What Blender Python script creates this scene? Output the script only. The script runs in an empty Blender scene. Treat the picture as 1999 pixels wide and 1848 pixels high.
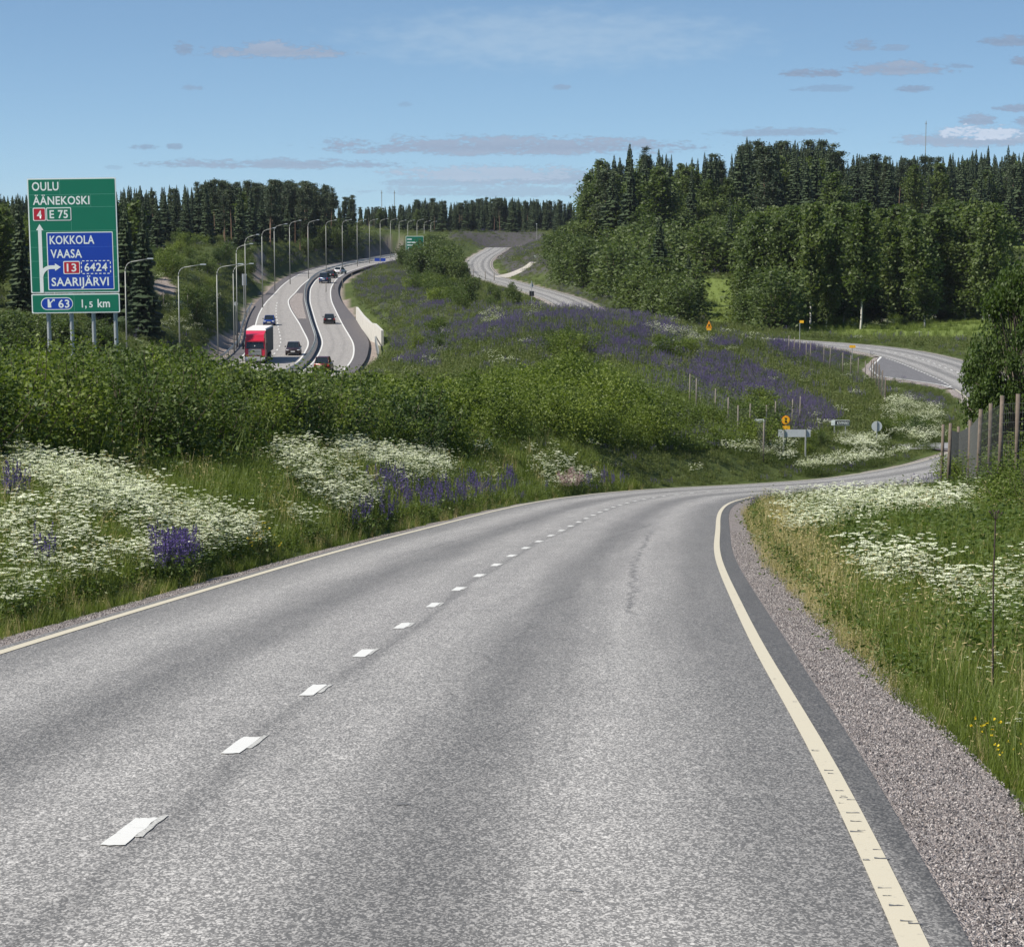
import bpy, bmesh, math, random
import numpy as np
random.seed(7); RNG = np.random.default_rng(11)
S = bpy.context.scene
COL = S.collection

# ------------------------------------------------------------------ camera, light, exposure
FPX = 5700.0                      # focal length in pixels of a 1999 px wide picture
PITCH = math.atan(900 / FPX); CP, SP = math.cos(PITCH), math.sin(PITCH)
cam_data = bpy.data.cameras.new('camera'); cam = bpy.data.objects.new('camera', cam_data); COL.objects.link(cam)
cam.location = (0, 0, 0); cam.rotation_euler = (math.radians(90) - PITCH, 0, 0)
cam_data.sensor_width = 36; cam_data.lens = 36 * FPX / 1999; cam_data.shift_y = 426 / 1999
cam_data.clip_start = 0.3; cam_data.clip_end = 20000
S.camera = cam

SUN_AZ, SUN_EL = math.radians(-110), math.radians(48)     # azimuth from the view direction, clockwise positive
sun_dir = (math.sin(SUN_AZ) * math.cos(SUN_EL), math.cos(SUN_AZ) * math.cos(SUN_EL), math.sin(SUN_EL))
W = bpy.data.worlds.new('World'); S.world = W; W.use_nodes = True
SUN_STRENGTH, SKY_STRENGTH = 5.0, 0.105
ld = bpy.data.lights.new('sun', 'SUN'); ld.energy = SUN_STRENGTH; ld.angle = math.radians(0.53); ld.color = (1, 0.94, 0.84)
sun = bpy.data.objects.new('sun', ld); COL.objects.link(sun)
from mathutils import Vector, Matrix, noise as mnoise
sun.rotation_euler = Vector(sun_dir).to_track_quat('Z', 'Y').to_euler()
S.view_settings.view_transform = 'Standard'; S.view_settings.look = 'None'
S.view_settings.exposure = 0.60; S.view_settings.gamma = 1; S.view_settings.use_curve_mapping = False
S.render.engine = 'CYCLES'
S.cycles.max_bounces = 6; S.cycles.diffuse_bounces = 3; S.cycles.glossy_bounces = 2
S.cycles.transmission_bounces = 3; S.cycles.transparent_max_bounces = 8; S.cycles.use_denoising = True
S.cycles.caustics_reflective = False; S.cycles.caustics_refractive = False

class NT:
    """small helper that writes node trees"""
    def __init__(s, tree): s.t = tree; s.n = tree.nodes; s.l = tree.links
    def node(s, typ, ins=None, **props):
        n = s.n.new(typ)
        for k, v in props.items(): setattr(n, k, v)
        for k, v in (ins or {}).items(): s.put(n.inputs[k], v)
        return n
    def put(s, sock, v):
        if hasattr(v, 'is_output') or isinstance(v, bpy.types.NodeSocket): s.l.new(v, sock)
        elif v is not None: sock.default_value = v
    def m(s, op, a, b=None, c=None, clamp=False):
        n = s.n.new('ShaderNodeMath'); n.operation = op; n.use_clamp = clamp
        s.put(n.inputs[0], a)
        if b is not None: s.put(n.inputs[1], b)
        if c is not None: s.put(n.inputs[2], c)
        return n.outputs[0]
    def mix(s, f, a, b, mode='MIX'):
        n = s.n.new('ShaderNodeMix'); n.data_type = 'RGBA'; n.blend_type = mode; n.clamp_factor = True
        s.put(n.inputs[0], f); s.put(n.inputs[6], c4(a)); s.put(n.inputs[7], c4(b)); return n.outputs[2]
    def ss(s, v, lo, hi, a=0.0, b=1.0):
        n = s.n.new('ShaderNodeMapRange'); n.interpolation_type = 'SMOOTHSTEP'
        s.put(n.inputs[0], v)
        for i, q in enumerate((lo, hi, a, b)): s.put(n.inputs[i + 1], q)
        return n.outputs[0]
    def noise(s, vec, scale, detail=3, rough=0.55):
        n = s.node('ShaderNodeTexNoise', {'Scale': scale, 'Detail': detail, 'Roughness': rough})
        if vec is not None: s.l.new(vec, n.inputs['Vector'])
        return n.outputs['Fac']
def c4(c):
    if isinstance(c, (tuple, list)) and len(c) == 3: return (*c, 1)
    return c

# sky: Nishita, sampled as for a clear dry northern day, with thin fair-weather clouds by direction
w = NT(W.node_tree); w.n.clear()
tc = w.node('ShaderNodeTexCoord').outputs['Generated']
sep = w.node('ShaderNodeSeparateXYZ', {0: tc})
zz = w.m('MULTIPLY_ADD', sep.outputs[2], 2.3, 0.085)
vec = w.node('ShaderNodeCombineXYZ', {0: sep.outputs[0], 1: sep.outputs[1], 2: zz}).outputs[0]
sky = w.node('ShaderNodeTexSky', sky_type='NISHITA', sun_disc=False, sun_elevation=SUN_EL, sun_rotation=SUN_AZ,
             altitude=300, air_density=1.0, dust_density=0.35, ozone_density=2.2)
w.l.new(vec, sky.inputs[0])
skyc = w.mix(1.0, sky.outputs[0], (.79, .875, .87), 'MULTIPLY')
# direction coordinates in "units of 1/5700 radian" to the right / up of straight ahead
az = w.m('MULTIPLY', w.m('ARCTAN2', sep.outputs[0], sep.outputs[1]), 1.0)
el = w.m('ARCTAN2', sep.outputs[2], w.m('SQRT', w.m('ADD', w.m('MULTIPLY', sep.outputs[0], sep.outputs[0]), w.m('MULTIPLY', sep.outputs[1], sep.outputs[1]))))
dirv = w.node('ShaderNodeCombineXYZ', {0: az, 1: w.m('MULTIPLY', el, 3.0), 2: 0.0}).outputs[0]
n1 = w.noise(dirv, 95, 5, 0.62); n2 = w.noise(dirv, 420, 4, 0.65)
nn = w.m('ADD', w.m('MULTIPLY', w.m('SUBTRACT', n1, 0.5), 3.8), w.m('MULTIPLY', w.m('SUBTRACT', n2, 0.5), 3.2))
# (px x, px y, half width, half height, strength, brightness 0 grey-violet .. 1 white)
CL = [(548,116,128,15,1,.25),(375,112,20,10,.8,.1),(1662,106,32,10,.8,.15),(1725,111,28,6,.6,.2),(1735,150,100,12,1,.2),(1575,156,58,8,1,.1),
      (1845,144,28,5,.6,.1),(1955,100,62,9,.9,.1),(1990,138,50,11,1,.1),(1760,187,34,6,.8,.1),(1590,185,60,6,.45,.1),(1095,181,18,5,.6,.2),
      (300,294,30,5,.7,.1),(353,293,16,5,.7,.1),(645,284,10,4,.6,.2),(392,183,24,5,.55,.2),(795,213,14,4,.35,.2),
      (1960,224,48,7,.9,.15),(1888,246,38,11,.9,.2),(1975,247,26,8,.9,.2),(1895,270,85,13,.9,.95),(1870,284,140,13,.9,.3),(1990,275,60,14,.7,.45),
      (1000,294,350,17,1,.22),(560,326,250,9,.85,.22),(1500,266,130,8,.7,.2),(960,345,200,14,.8,.6),(1060,352,230,15,.8,.3),(870,360,130,8,.6,.35),(1000,378,300,10,.5,.35),(1980,1,120,6,.7,.1),(240,332,18,4,.3,.2)]
cover = None; bright = None
for (px, py, hw, hh, st, br) in CL:
    u = w.m('DIVIDE', w.m('SUBTRACT', az, (px - 999.5) / FPX), hw / FPX)
    v = w.m('DIVIDE', w.m('SUBTRACT', el, (450 - py) / FPX), hh * 1.4 / FPX)
    v = w.m('MAXIMUM', v, w.m('MULTIPLY', v, -1.7))                # flat undersides
    d = w.m('ADD', w.m('ADD', w.m('MULTIPLY', u, u), w.m('MULTIPLY', v, v)), nn)
    f = w.m('MULTIPLY', w.ss(d, 1.22, 0.30), st)
    b = w.m('MULTIPLY', f, w.m('ADD', br, w.m('MULTIPLY', w.ss(v, -.3, .8), .10)))
    cover = f if cover is None else w.m('MAXIMUM', cover, f)
    bright = b if bright is None else w.m('MAXIMUM', bright, b)
# elsewhere (outside the picture) the same kind of thin cloud goes on
cn = w.noise(w.node('ShaderNodeCombineXYZ', {0: w.m('MULTIPLY', az, 3.0), 1: w.m('MULTIPLY', el, 14.0), 2: 1.7}).outputs[0], 1.6, 6, 0.6)
gen = w.m('MULTIPLY', w.ss(cn, 0.56, 0.74), w.m('MULTIPLY', w.ss(w.m('ABSOLUTE', az), 0.2, 0.35), w.ss(el, 0.9, 0.3)))
cover = w.m('MAXIMUM', cover, w.m('MULTIPLY', gen, 0.6)); bright = w.m('MAXIMUM', bright, w.m('MULTIPLY', gen, 0.3))
# faint high veil
cu = w.m('DIVIDE', w.m('SUBTRACT', az, 80 / FPX), 420 / FPX); cv = w.m('DIVIDE', w.m('SUBTRACT', el, 362 / FPX), 62 / FPX)
veil = w.m('MULTIPLY', w.ss(w.m('ADD', w.m('ADD', w.m('MULTIPLY', cu, cu), w.m('MULTIPLY', cv, cv)), w.m('MULTIPLY', w.m('SUBTRACT', n1, 0.5), 2.2)), 1.3, -0.4), 0.30)
skyc = w.mix(veil, skyc, (3.6, 4.4, 5.1))
ccol = w.mix(bright, (1.18, 1.76, 2.68), (4.4, 4.8, 5.6))
ccol = w.mix(w.ss(n2, .35, .7), ccol, (3.2, 3.75, 4.75), 'MIX') if False else w.mix(w.m('MULTIPLY', w.ss(n2, .42, .68), .12), ccol, (3.1, 3.7, 4.8))
skyc = w.mix(w.m('MULTIPLY', cover, 0.92), skyc, ccol)
bg = w.node('ShaderNodeBackground', {0: skyc, 1: SKY_STRENGTH}); out = w.node('ShaderNodeOutputWorld'); w.l.new(bg.outputs[0], out.inputs[0])

# ------------------------------------------------------------------ maths of the view and of the road profiles
def ray(x, y):
    u = (x - 999.5) / FPX; v = (1350 - y) / FPX
    return np.array([u, CP + v * SP, -SP + v * CP])
def at(px, py, Y):
    d = ray(px, py); return d * (Y / d[1])
def proj(x, y, z):
    d = y * CP - z * SP; v = y * SP + z * CP
    return 999.5 + FPX * x / d, 1350 - FPX * v / d
def smooth_prof(xs, ys, sig=4):
    g = np.arange(-40, 1300, 1.0); v = np.interp(g, xs, ys)
    k = np.exp(-0.5 * (np.arange(-30, 31) / sig) ** 2); k /= k.sum()
    vp = np.convolve(np.pad(v, 30, mode='reflect', reflect_type='odd'), k, mode='valid')
    return lambda q: np.interp(q, g, vp)
zo = smooth_prof([-40,0,120,135,145,155,165,178,200,230,250,276,331,450,600,700,800,950,1000,1100,1300],
                 [.8,-1.75,-10.75,-11.84,-12.6,-13.2,-13.5,-13.8,-13.8,-13.1,-12.7,-12.5,-12.5,-12.2,-11.6,-11,-8.4,-5.4,-5.8,-8.5,-10], 4)
zm = smooth_prof([-40,0,200,300,371,457,520,588,633,720,900,1000,1300], [-14,-14.5,-15.9,-16,-15.7,-14.3,-12.7,-10.7,-9.6,-8.7,-7.7,-7.4,-6.8], 12)
# old road centreline
OC = np.array([(-3.5,-40),(-2.1,0),(-1.82,12),(-1.6,17.5),(-1.45,21.8),(-1.28,25.8),(-1.08,29.8),(-.9,33.2),(-.7,37.2),(-.45,42),(.25,54.2),(1.05,64),(1.75,74.5),(3.2,93.2),
               (4.8,109),(6.6,120),(9.3,131),(12.6,141),(16.6,150),(20.5,157.5),(25,168),(28.8,178),(33.2,192),(36.6,210),(38.7,226),(39.8,247),(40.1,270),(40.2,291),
               (39.3,308),(36.9,322),(33.2,332),(28,342),(22.5,356),(17.5,378),(13.5,405),(10.8,450),(9.9,490),(8.2,530),(4.7,580),(-.1,636),(-5.6,700),(-8.0,735),(-9.3,787),(-8.4,850),(-6.0,910),(-4.6,950),(-3,1000),(-2.4,1020)], float)
def catmull(P, step):
    P = np.asarray(P, float); out = []
    E = np.vstack([2 * P[0] - P[1], P, 2 * P[-1] - P[-2]])
    for i in range(1, len(E) - 2):
        a, b, c, d = E[i - 1], E[i], E[i + 1], E[i + 2]
        n = max(2, int(np.linalg.norm(c - b) / step)); 
        t1 = np.linalg.norm(b - a) ** .5 + 1e-6; t2 = t1 + np.linalg.norm(c - b) ** .5 + 1e-6; t3 = t2 + np.linalg.norm(d - c) ** .5 + 1e-6
        for t in np.linspace(t1, t2, n, endpoint=False):
            A1 = (t1 - t) / t1 * a + t / t1 * b; A2 = (t2 - t) / (t2 - t1) * b + (t - t1) / (t2 - t1) * c
            A3 = (t3 - t) / (t3 - t2) * c + (t - t2) / (t3 - t2) * d
            B1 = (t2 - t) / t2 * A1 + t / t2 * A2; B2 = (t3 - t) / (t3 - t1) * A2 + (t - t1) / (t3 - t1) * A3
            out.append((t2 - t) / (t2 - t1) * B1 + (t - t1) / (t2 - t1) * B2)
    out.append(P[-1]); return np.array(out)
ORD = catmull(OC, 1.5)
for _ in range(6): ORD[1:-1] = (ORD[:-2] + 2 * ORD[1:-1] + ORD[2:]) / 4
for _ in range(40):
    q_ = ORD.copy(); q_[1:-1] = (ORD[:-2] + 2 * ORD[1:-1] + ORD[2:]) / 4; ORD = np.where(((ORD[:, 1] > 32) & (ORD[:, 1] < 118))[:, None], q_, ORD)
def tangents(P):
    T = np.gradient(P, axis=0); return T / np.linalg.norm(T, axis=1)[:, None]
OT = tangents(ORD); ON = np.stack([OT[:, 1], -OT[:, 0]], 1)       # right-hand normal
OSL = np.concatenate([[0], np.cumsum(np.linalg.norm(np.diff(ORD, axis=0), axis=1))])
def road_near(x, y):
    """nearest point of the old road: (index, signed lateral offset, distance)"""
    x = np.atleast_1d(x).astype(float); y = np.atleast_1d(y).astype(float)
    idx = np.zeros(len(x), int)
    ordr = np.argsort(y)
    for c in np.array_split(ordr, max(1, len(x) // 2500)):
        if len(c) == 0: continue
        lo, hi = y[c].min() - 120, y[c].max() + 120
        k = np.where((ORD[:, 1] > lo) & (ORD[:, 1] < hi))[0]
        if len(k) == 0: k = np.array([0, len(ORD) - 1])
        d = (x[c][:, None] - ORD[k, 0]) ** 2 + (y[c][:, None] - ORD[k, 1]) ** 2
        idx[c] = k[d.argmin(1)]
    dx = x - ORD[idx, 0]; dy = y - ORD[idx, 1]
    lat = dx * ON[idx, 0] + dy * ON[idx, 1]
    return idx, lat, np.hypot(dx, dy)
HL, HR = 3.15, 3.45                                               # painted half widths
# motorway, all as X(Y)
fY = lambda a: (lambda q: np.interp(q, [p[0] for p in a], [p[1] for p in a]))
def sm(a, sig=10):
    g = np.arange(-200, 1400, 2.0); v = np.interp(g, [p[0] for p in a], [p[1] for p in a])
    k = np.exp(-0.5 * (np.arange(-30, 31) * 2 / sig) ** 2); k /= k.sum()
    v = np.convolve(np.pad(v, 30, mode='edge'), k, mode='valid'); return lambda q: np.interp(q, g, v)
MMED = sm([(-200,-66),(0,-50),(100,-42),(200,-33),(270,-27),(330,-24.6),(360,-25),(401,-26.6),(452,-30.9),(527,-37.1),(573,-40.1),(613,-41.6),(665,-42.1),(739,-40.9),(881,-35.9),(1000,-31),(1400,-10)])
MLW = sm([(-200,8.6),(446,8.6),(480,8.2),(511,7.4),(562,5.4),(618,4.6),(1400,4.6)])
MLM = sm([(-200,1.1),(400,1.0),(456,1.7),(500,2.8),(530,3.1),(562,1.7),(608,.8),(1400,.7)], 6)
MRL = sm([(-200,.9),(1400,.9)])
MRR = sm([(-200,6.4),(345,5.4),(376,5.4),(404,5.0),(452,4.9),(548,4.7),(631,5.0),(822,5.0),(1400,5.0)])
MSH = sm([(-200,1.6),(352,1.6),(388,1.9),(415,2.5),(471,2.6),(549,1.5),(620,1.2),(1400,1.2)])

# ------------------------------------------------------------------ terrain
CT = []
def cw(*a): CT.extend(a)
def cpx(*a):
    for (px, py, Y) in a: CT.append(tuple(at(px, py, Y)))
cw((-5,4,-2.1),(-10,6,-2.2),(5,5,-2.1),(10,6,-2.2),(-5.6,14,-2.75),(-10,14,-2.8),(-6.0,24,-3.55),(-12,20,-2.9),(-7,32,-3.85),(-12,32,-3.3),(-9,45,-4.15),(-14,45,-3.6),
   (-9.6,55,-4.5),(-16,55,-3.8),(-5.6,50,-4.9),(-6,62,-5.2),(-20,80,-5.2),(-28,60,-4.0),(-5,75,-6.1),(-9,75,-5.3),(-2.6,92,-7.75),(-6,92,-7.0),(-15,100,-8.2),(-1.0,108,-9.0),(-6,108,-8.3),
   (-15,125,-10),(-16,150,-12.5),(-17,200,-14.4),(-18,120,-9.5),(-30,100,-9),(-60,100,-6),(-60,200,-10),(-45,250,-14.5),(-70,300,-11),
   (4.2,13,-2.85),(4.5,20,-3.45),(7,20,-3.1),(5.0,30,-4.1),(8,30,-3.6),(7,45,-4.7),(11,45,-4.3),(8,60,-6.1),(12,60,-5.8),(18,60,-5.2),(9.5,83,-8.1),(14.2,83,-7.6),(25,83,-6.4),
   (60,100,-6),(22,122,-11.5),(45,140,-10),(25,150,-13.5),(31,164,-13.9),(24,138,-12.5),(38,185,-14.0),(60,200,-11),(55,250,-12),(90,300,-11),(50,300,-12.6),(60,330,-12.8),(15,330,-12.2),(0,330,-11),(-10,330,-12.5),(25,360,-12.6))
cpx((1240,936,128),(1000,945,112),(1400,940,145),(1000,846,132),(1000,760,165),(1000,690,210),(1000,645,240),(1000,603,280),
    (1200,860,150),(1200,765,180),(1200,665,230),(1200,620,270),(1320,646,262),(1400,885,157),(1400,790,188),(1400,705,225),(1400,672,258),
    (1520,905,163),(1550,835,186),(1560,742,228),(1550,712,262),(1560,690,300),(1650,690,300),(1450,668,300),(1700,748,250),(1760,756,238),(1650,868,186),(1650,800,210),(1650,748,242),(1650,722,262),(1740,870,190),(1760,800,215),(1500,681,262),
    (850,735,215),(760,735,260),(760,680,330),(850,660,290),(780,602,430),(860,575,450),(900,598,360),(920,640,290),(760,560,560),(700,540,620),(760,520,740),(820,516,700),(880,520,700),(880,538,620),
    (930,554,560),(900,475,880),(850,490,850),(1010,470,1010),(980,458,1030),(1050,462,1020),(1100,470,900),
    (430,690,345),(300,690,330),(380,610,400),(330,520,450),(480,570,520),(420,480,560),(505,478,640),(505,540,600),(600,484,680),(600,515,660),(660,500,720),(700,490,800),(745,465,920),(200,560,400),(0,600,350),
    (240,480,600),(0,470,600),(600,440,900),(760,440,1200),(950,445,1200),(1100,440,1150),(300,430,800),(100,430,800),
    (1500,990,96),(1600,985,106),(1700,976,114),(1800,958,125),(1900,950,118),
    (1060,552,600),(1150,574,520),(1210,606,450),(1260,612,445),(1300,632,400),(1400,648,372),(1550,648,385),(1700,655,372),(1900,640,390),(1700,634,440),(1900,620,450),(1390,550,520),(1200,490,650),
    (1150,440,720),(1300,430,680),(1500,420,720),(1800,400,800),(1980,458,760),(1985,500,640),(1400,500,600),(1250,545,560),(1100,480,780),(1900,480,700),(1600,560,520),(2100,480,700),(1060,520,700),(1035,500,800),(1010,490,870))
for a in range(-180, 180, 30):
    for r, z in ((1500, 2), (4000, 10)): cw((r * math.sin(math.radians(a)), r * math.cos(math.radians(a)), z))
    if abs(a) > 40: cw(*[(r * math.sin(math.radians(a)), r * math.cos(math.radians(a)), -1.8 - (0.01 * r)) for r in (12, 60, 250)])
CT = np.array(CT)
def fpos(x, y):
    r = np.hypot(x, y) + 1.5; a = np.arctan2(x, y)
    return np.stack([np.sin(a) * 3.2, np.cos(a) * 1.2, np.log(r) * 1.25], 1)
CF = fpos(CT[:, 0], CT[:, 1])
K = np.sqrt(((CF[:, None] - CF[None]) ** 2).sum(2) + 1e-4)
n = len(CT); A = np.zeros((n + 1, n + 1)); A[:n, :n] = K - np.eye(n) * 0.004; A[:n, n] = 1; A[n, :n] = 1
SOL = np.linalg.solve(A, np.concatenate([CT[:, 2], [0]]))
def rbf(x, y):
    f = fpos(x, y); o = np.empty(len(x))
    for i in range(0, len(x), 20000):
        q = f[i:i + 20000]; o[i:i + 20000] = np.sqrt(((q[:, None] - CF[None]) ** 2).sum(2) + 1e-4) @ SOL[:-1] + SOL[-1]
    return o
def vnoise(x, y, s, seed=0):
    """cheap smooth value noise, vectorised"""
    rs = np.random.default_rng(seed); T = rs.random((64, 64))
    u = np.asarray(x) / s + 100; v = np.asarray(y) / s + 100
    i = np.floor(u).astype(int); j = np.floor(v).astype(int); fu = u - i; fv = v - j
    fu = fu * fu * (3 - 2 * fu); fv = fv * fv * (3 - 2 * fv)
    g = lambda a, b: T[a % 64, b % 64]
    return (g(i, j) * (1 - fu) + g(i + 1, j) * fu) * (1 - fv) + (g(i, j + 1) * (1 - fu) + g(i + 1, j + 1) * fu) * fv
def sstep(v, a, b):
    t = np.clip((v - a) / (b - a), 0, 1); return t * t * (3 - 2 * t)
def mway_out(x, y):
    """distance outside the motorway's asphalt (negative inside)"""
    L = MMED(y) - MLW(y) - 1.8; R = MMED(y) + MRR(y) + MSH(y)
    return np.where(y > 1000, 50.0, np.maximum(L - x, x - R))
JX = np.array([(22.5,187.0),(25.6,191.5),(30,193),(30,186),(27.0,184.0)])
def height(x, y, full=False):
    x = np.atleast_1d(np.asarray(x, float)); y = np.atleast_1d(np.asarray(y, float))
    z = rbf(x, y)
    r = np.hypot(x, y)
    amp = np.clip(r / 300, 0.06, 1.0)
    z = z + (vnoise(x, y, 9, 1) - .5) * 0.7 * amp + (vnoise(x, y, 2.3, 2) - .5) * 0.22 * np.clip(r / 150, .25, 1)
    idx, lat, dist = road_near(x, y)
    yc = ORD[idx, 1]; bw = np.interp(yc, [242, 246, 252, 258, 268, 277, 288, 294], [0, .6, 2.6, 4.6, 4.1, 2.9, 1.1, 0])
    out = np.where(lat < 0, -lat - (HL + .15 + bw), lat - (HR + .19))
    out = np.maximum(out, dist - 4.5 - bw)
    dx = x - ORD[idx, 0]; dy = y - ORD[idx, 1]; along = dx * OT[idx, 0] + dy * OT[idx, 1]
    zr = zo(ORD[idx, 1] + along * OT[idx, 1])
    sink = 0.10 + r * 0.0005
    wgt = 1 - sstep(out, 0.55, 0.55 + 1.5 + r * 0.012)
    edge = zr - np.where(out > -.05, np.minimum(sink, .09), sink) - np.clip(out, 0, 1.2) * 0.02
    z = z * (1 - wgt) + edge * wgt
    mo = mway_out(x, y); mz = zm(y)
    wm = (1 - sstep(mo, 1.0, 8.0)) * (y < 1150)
    z = z * (1 - wm) + (mz - sink - 0.1) * wm
    if full: return z, idx, lat, dist, out, mo
    return z
# one sheet out to the horizon, finer where the place is built
th = np.radians(np.concatenate([np.arange(-180, -30, 6), np.arange(-30, -13, 1.0), np.arange(-13, 13, 0.115), np.arange(13, 30, 1.0), np.arange(30, 180.1, 6)]))
rr = np.concatenate([[0.6], np.exp(np.arange(math.log(2), math.log(1300), 0.0105)), np.exp(np.linspace(math.log(1330), math.log(9000), 14))])
TH, RR = np.meshgrid(th, rr); gx = (np.sin(TH) * RR).ravel(); gy = (np.cos(TH) * RR).ravel()
gz, gi, glat, gdist, gout, gmo = height(gx, gy, True)
def in_poly(px, py, poly):
    poly = np.asarray(poly, float); c = np.zeros(len(px), bool); j = len(poly) - 1
    for i in range(len(poly)):
        xi, yi = poly[i]; xj, yj = poly[j]
        k = ((yi > py) != (yj > py)); c ^= k & (px < (xj - xi) * (py - yi) / (yj - yi + 1e-9) + xi); j = i
    return c
def link(o, parent=None):
    COL.objects.link(o)
    if parent: o.parent = parent
    return o
def tag(o, label=None, cat=None, group=None, kind=None):
    if label: o['label'] = label
    if cat: o['category'] = cat
    if group: o['group'] = group
    if kind: o['kind'] = kind
    return o
def mesh_np(name, verts, faces, mats, mi=None, smooth=False, uv=None):
    me = bpy.data.meshes.new(name)
    verts = np.asarray(verts, np.float32)
    if isinstance(faces, np.ndarray):
        k = faces.shape[1]; me.vertices.add(len(verts)); me.vertices.foreach_set('co', verts.ravel())
        me.loops.add(faces.size); me.loops.foreach_set('vertex_index', faces.ravel().astype(np.int32))
        me.polygons.add(len(faces)); me.polygons.foreach_set('loop_start', np.arange(0, faces.size, k, dtype=np.int32))
        me.polygons.foreach_set('loop_total', np.full(len(faces), k, np.int32)); me.update(calc_edges=True)
    else:
        me.from_pydata([tuple(map(float, v)) for v in verts], [], faces); me.update()
    for m in (mats if isinstance(mats, (list, tuple)) else [mats]): me.materials.append(m)
    if mi is not None: me.polygons.foreach_set('material_index', np.asarray(mi, np.int32))
    if smooth: me.polygons.foreach_set('use_smooth', np.ones(len(me.polygons), bool))
    if uv is not None:
        l = me.uv_layers.new(name='UVMap'); vi = np.empty(len(me.loops), np.int32); me.loops.foreach_get('vertex_index', vi)
        l.data.foreach_set('uv', np.asarray(uv, np.float32)[vi].ravel())
    return me
def new_mat(name):
    m = bpy.data.materials.new(name); m.use_nodes = True; t = NT(m.node_tree); t.n.clear()
    o = t.node('ShaderNodeOutputMaterial'); return m, t, o
def simple(name, col, rough=0.6, metal=0.0, var=0.12, scale=6.0, bump=0.0, spec=0.5):
    m, t, o = new_mat(name); g = t.node('ShaderNodeTexCoord').outputs['Object']
    nz = t.noise(g, scale, 4); f = t.m('MULTIPLY_ADD', nz, 2 * var, 1 - var)
    c = t.mix(1.0, col, t.node('ShaderNodeCombineXYZ', {0: f, 1: f, 2: f}).outputs[0], 'MULTIPLY')
    b = t.node('ShaderNodeBsdfPrincipled', {'Base Color': c, 'Roughness': rough, 'Metallic': metal, 'Specular IOR Level': spec})
    if bump: t.l.new(t.node('ShaderNodeBump', {'Strength': bump, 'Distance': 0.02, 'Height': nz}).outputs[0], b.inputs['Normal'])
    t.l.new(b.outputs[0], o.inputs[0]); return m
def leafmat(name, c1, c2, trans=0.35, rough=0.55, hue=0.0, spec=0.3, vscale=0.05):
    """leaf or blade: colour varies from plant to plant and from leaf to leaf"""
    m, t, o = new_mat(name)
    rnd = t.node('ShaderNodeObjectInfo').outputs['Random']
    pos = t.node('ShaderNodeNewGeometry').outputs['Position']; nz = t.noise(pos, vscale, 2); n2 = t.noise(pos, 7.0, 2)
    f = t.m('ADD', t.m('MULTIPLY', rnd, 0.5), t.m('ADD', t.m('MULTIPLY', t.ss(nz, .35, .65), 0.25), t.m('MULTIPLY', n2, 0.25)), clamp=True)
    c = t.mix(f, c1, c2)
    d = t.node('ShaderNodeBsdfPrincipled', {'Base Color': c, 'Roughness': rough, 'Specular IOR Level': spec})
    tl = t.node('ShaderNodeBsdfTranslucent', {'Color': t.mix(1.0, c, (1.15, 1.25, .55), 'MULTIPLY')})
    mx = t.node('ShaderNodeMixShader', {0: trans, 1: d.outputs[0], 2: tl.outputs[0]}); t.l.new(mx.outputs[0], o.inputs[0]); return m

# terrain material: grass, drier grass, gravel where 'cover' says so
M = {}
m, t, o = new_mat('earth_and_grass')
pos = t.node('ShaderNodeNewGeometry').outputs['Position']
cov = t.node('ShaderNodeAttribute', attribute_name='cover').outputs['Color']; cs = t.node('ShaderNodeSeparateColor', {0: cov})
a = t.noise(pos, 0.12, 4); b = t.noise(pos, 1.3, 5, .65); c_ = t.noise(pos, 9, 3, .7)
g1 = t.mix(t.ss(a, .35, .65), (.040, .062, .016), (.070, .092, .024)); g1 = t.mix(t.ss(b, .4, .75), g1, (.030, .045, .014)); g1 = t.mix(t.m('MULTIPLY', c_, .5), g1, (.085, .10, .035))
fld = t.mix(t.ss(b, .3, .7), (.105, .145, .032), (.135, .170, .048))
gr = t.mix(c_, (.20, .165, .145), (.33, .28, .25)); gr = t.mix(t.ss(b, .45, .7), gr, (.16, .13, .11))
c2 = t.mix(cs.outputs[0], g1, gr); c2 = t.mix(cs.outputs[1], c2, fld); c2 = t.mix(cs.outputs[2], c2, t.mix(t.ss(b, .4, .6), (.045, .048, .035), (.072, .060, .085)))
bs = t.node('ShaderNodeBsdfPrincipled', {'Base Color': c2, 'Roughness': .95, 'Specular IOR Level': .1})
t.l.new(t.node('ShaderNodeBump', {'Strength': .6, 'Distance': .25, 'Height': b}).outputs[0], bs.inputs['Normal']); t.l.new(bs.outputs[0], o.inputs[0]); M['ground'] = m

nr, nt_ = len(rr), len(th)
ii = np.arange(nr - 1)[:, None] * nt_ + np.arange(nt_ - 1)[None]; F_ = np.stack([ii, ii + 1, ii + nt_ + 1, ii + nt_], 2).reshape(-1, 4)
gme = mesh_np('ground', np.stack([gx, gy, gz], 1), F_, M['ground'], smooth=True)
gpx, gpy = proj(gx, gy, gz)
GRAVEL = [([(415,655),(470,640),(486,690),(486,712),(380,700)], 300, 460), ([(298,545),(325,540),(342,560),(342,577),(300,572)], 380, 560),
          ([(490,492),(514,492),(516,540),(508,556),(492,545)], 520, 700), ([(712,512),(722,490),(752,470),(764,472),(758,500)], 740, 1000), ([(700,500),(716,488),(706,512)], 700, 900)]
FIELD = [([(1370,545),(1430,545),(1430,632),(1380,632)], 380, 600), ([(1560,628),(1990,620),(1990,668),(1700,664),(1560,655)], 335, 470), ([(1948,452),(2200,452),(2200,492),(1948,485)], 600, 900), ([(1700,560),(2300,560),(2300,668),(1950,668)],335,600)]
cov = np.zeros((len(gx), 4), np.float32); cov[:, 3] = 1
jit = (vnoise(gx, gy, 5, 5) - .5) * 14
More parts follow.
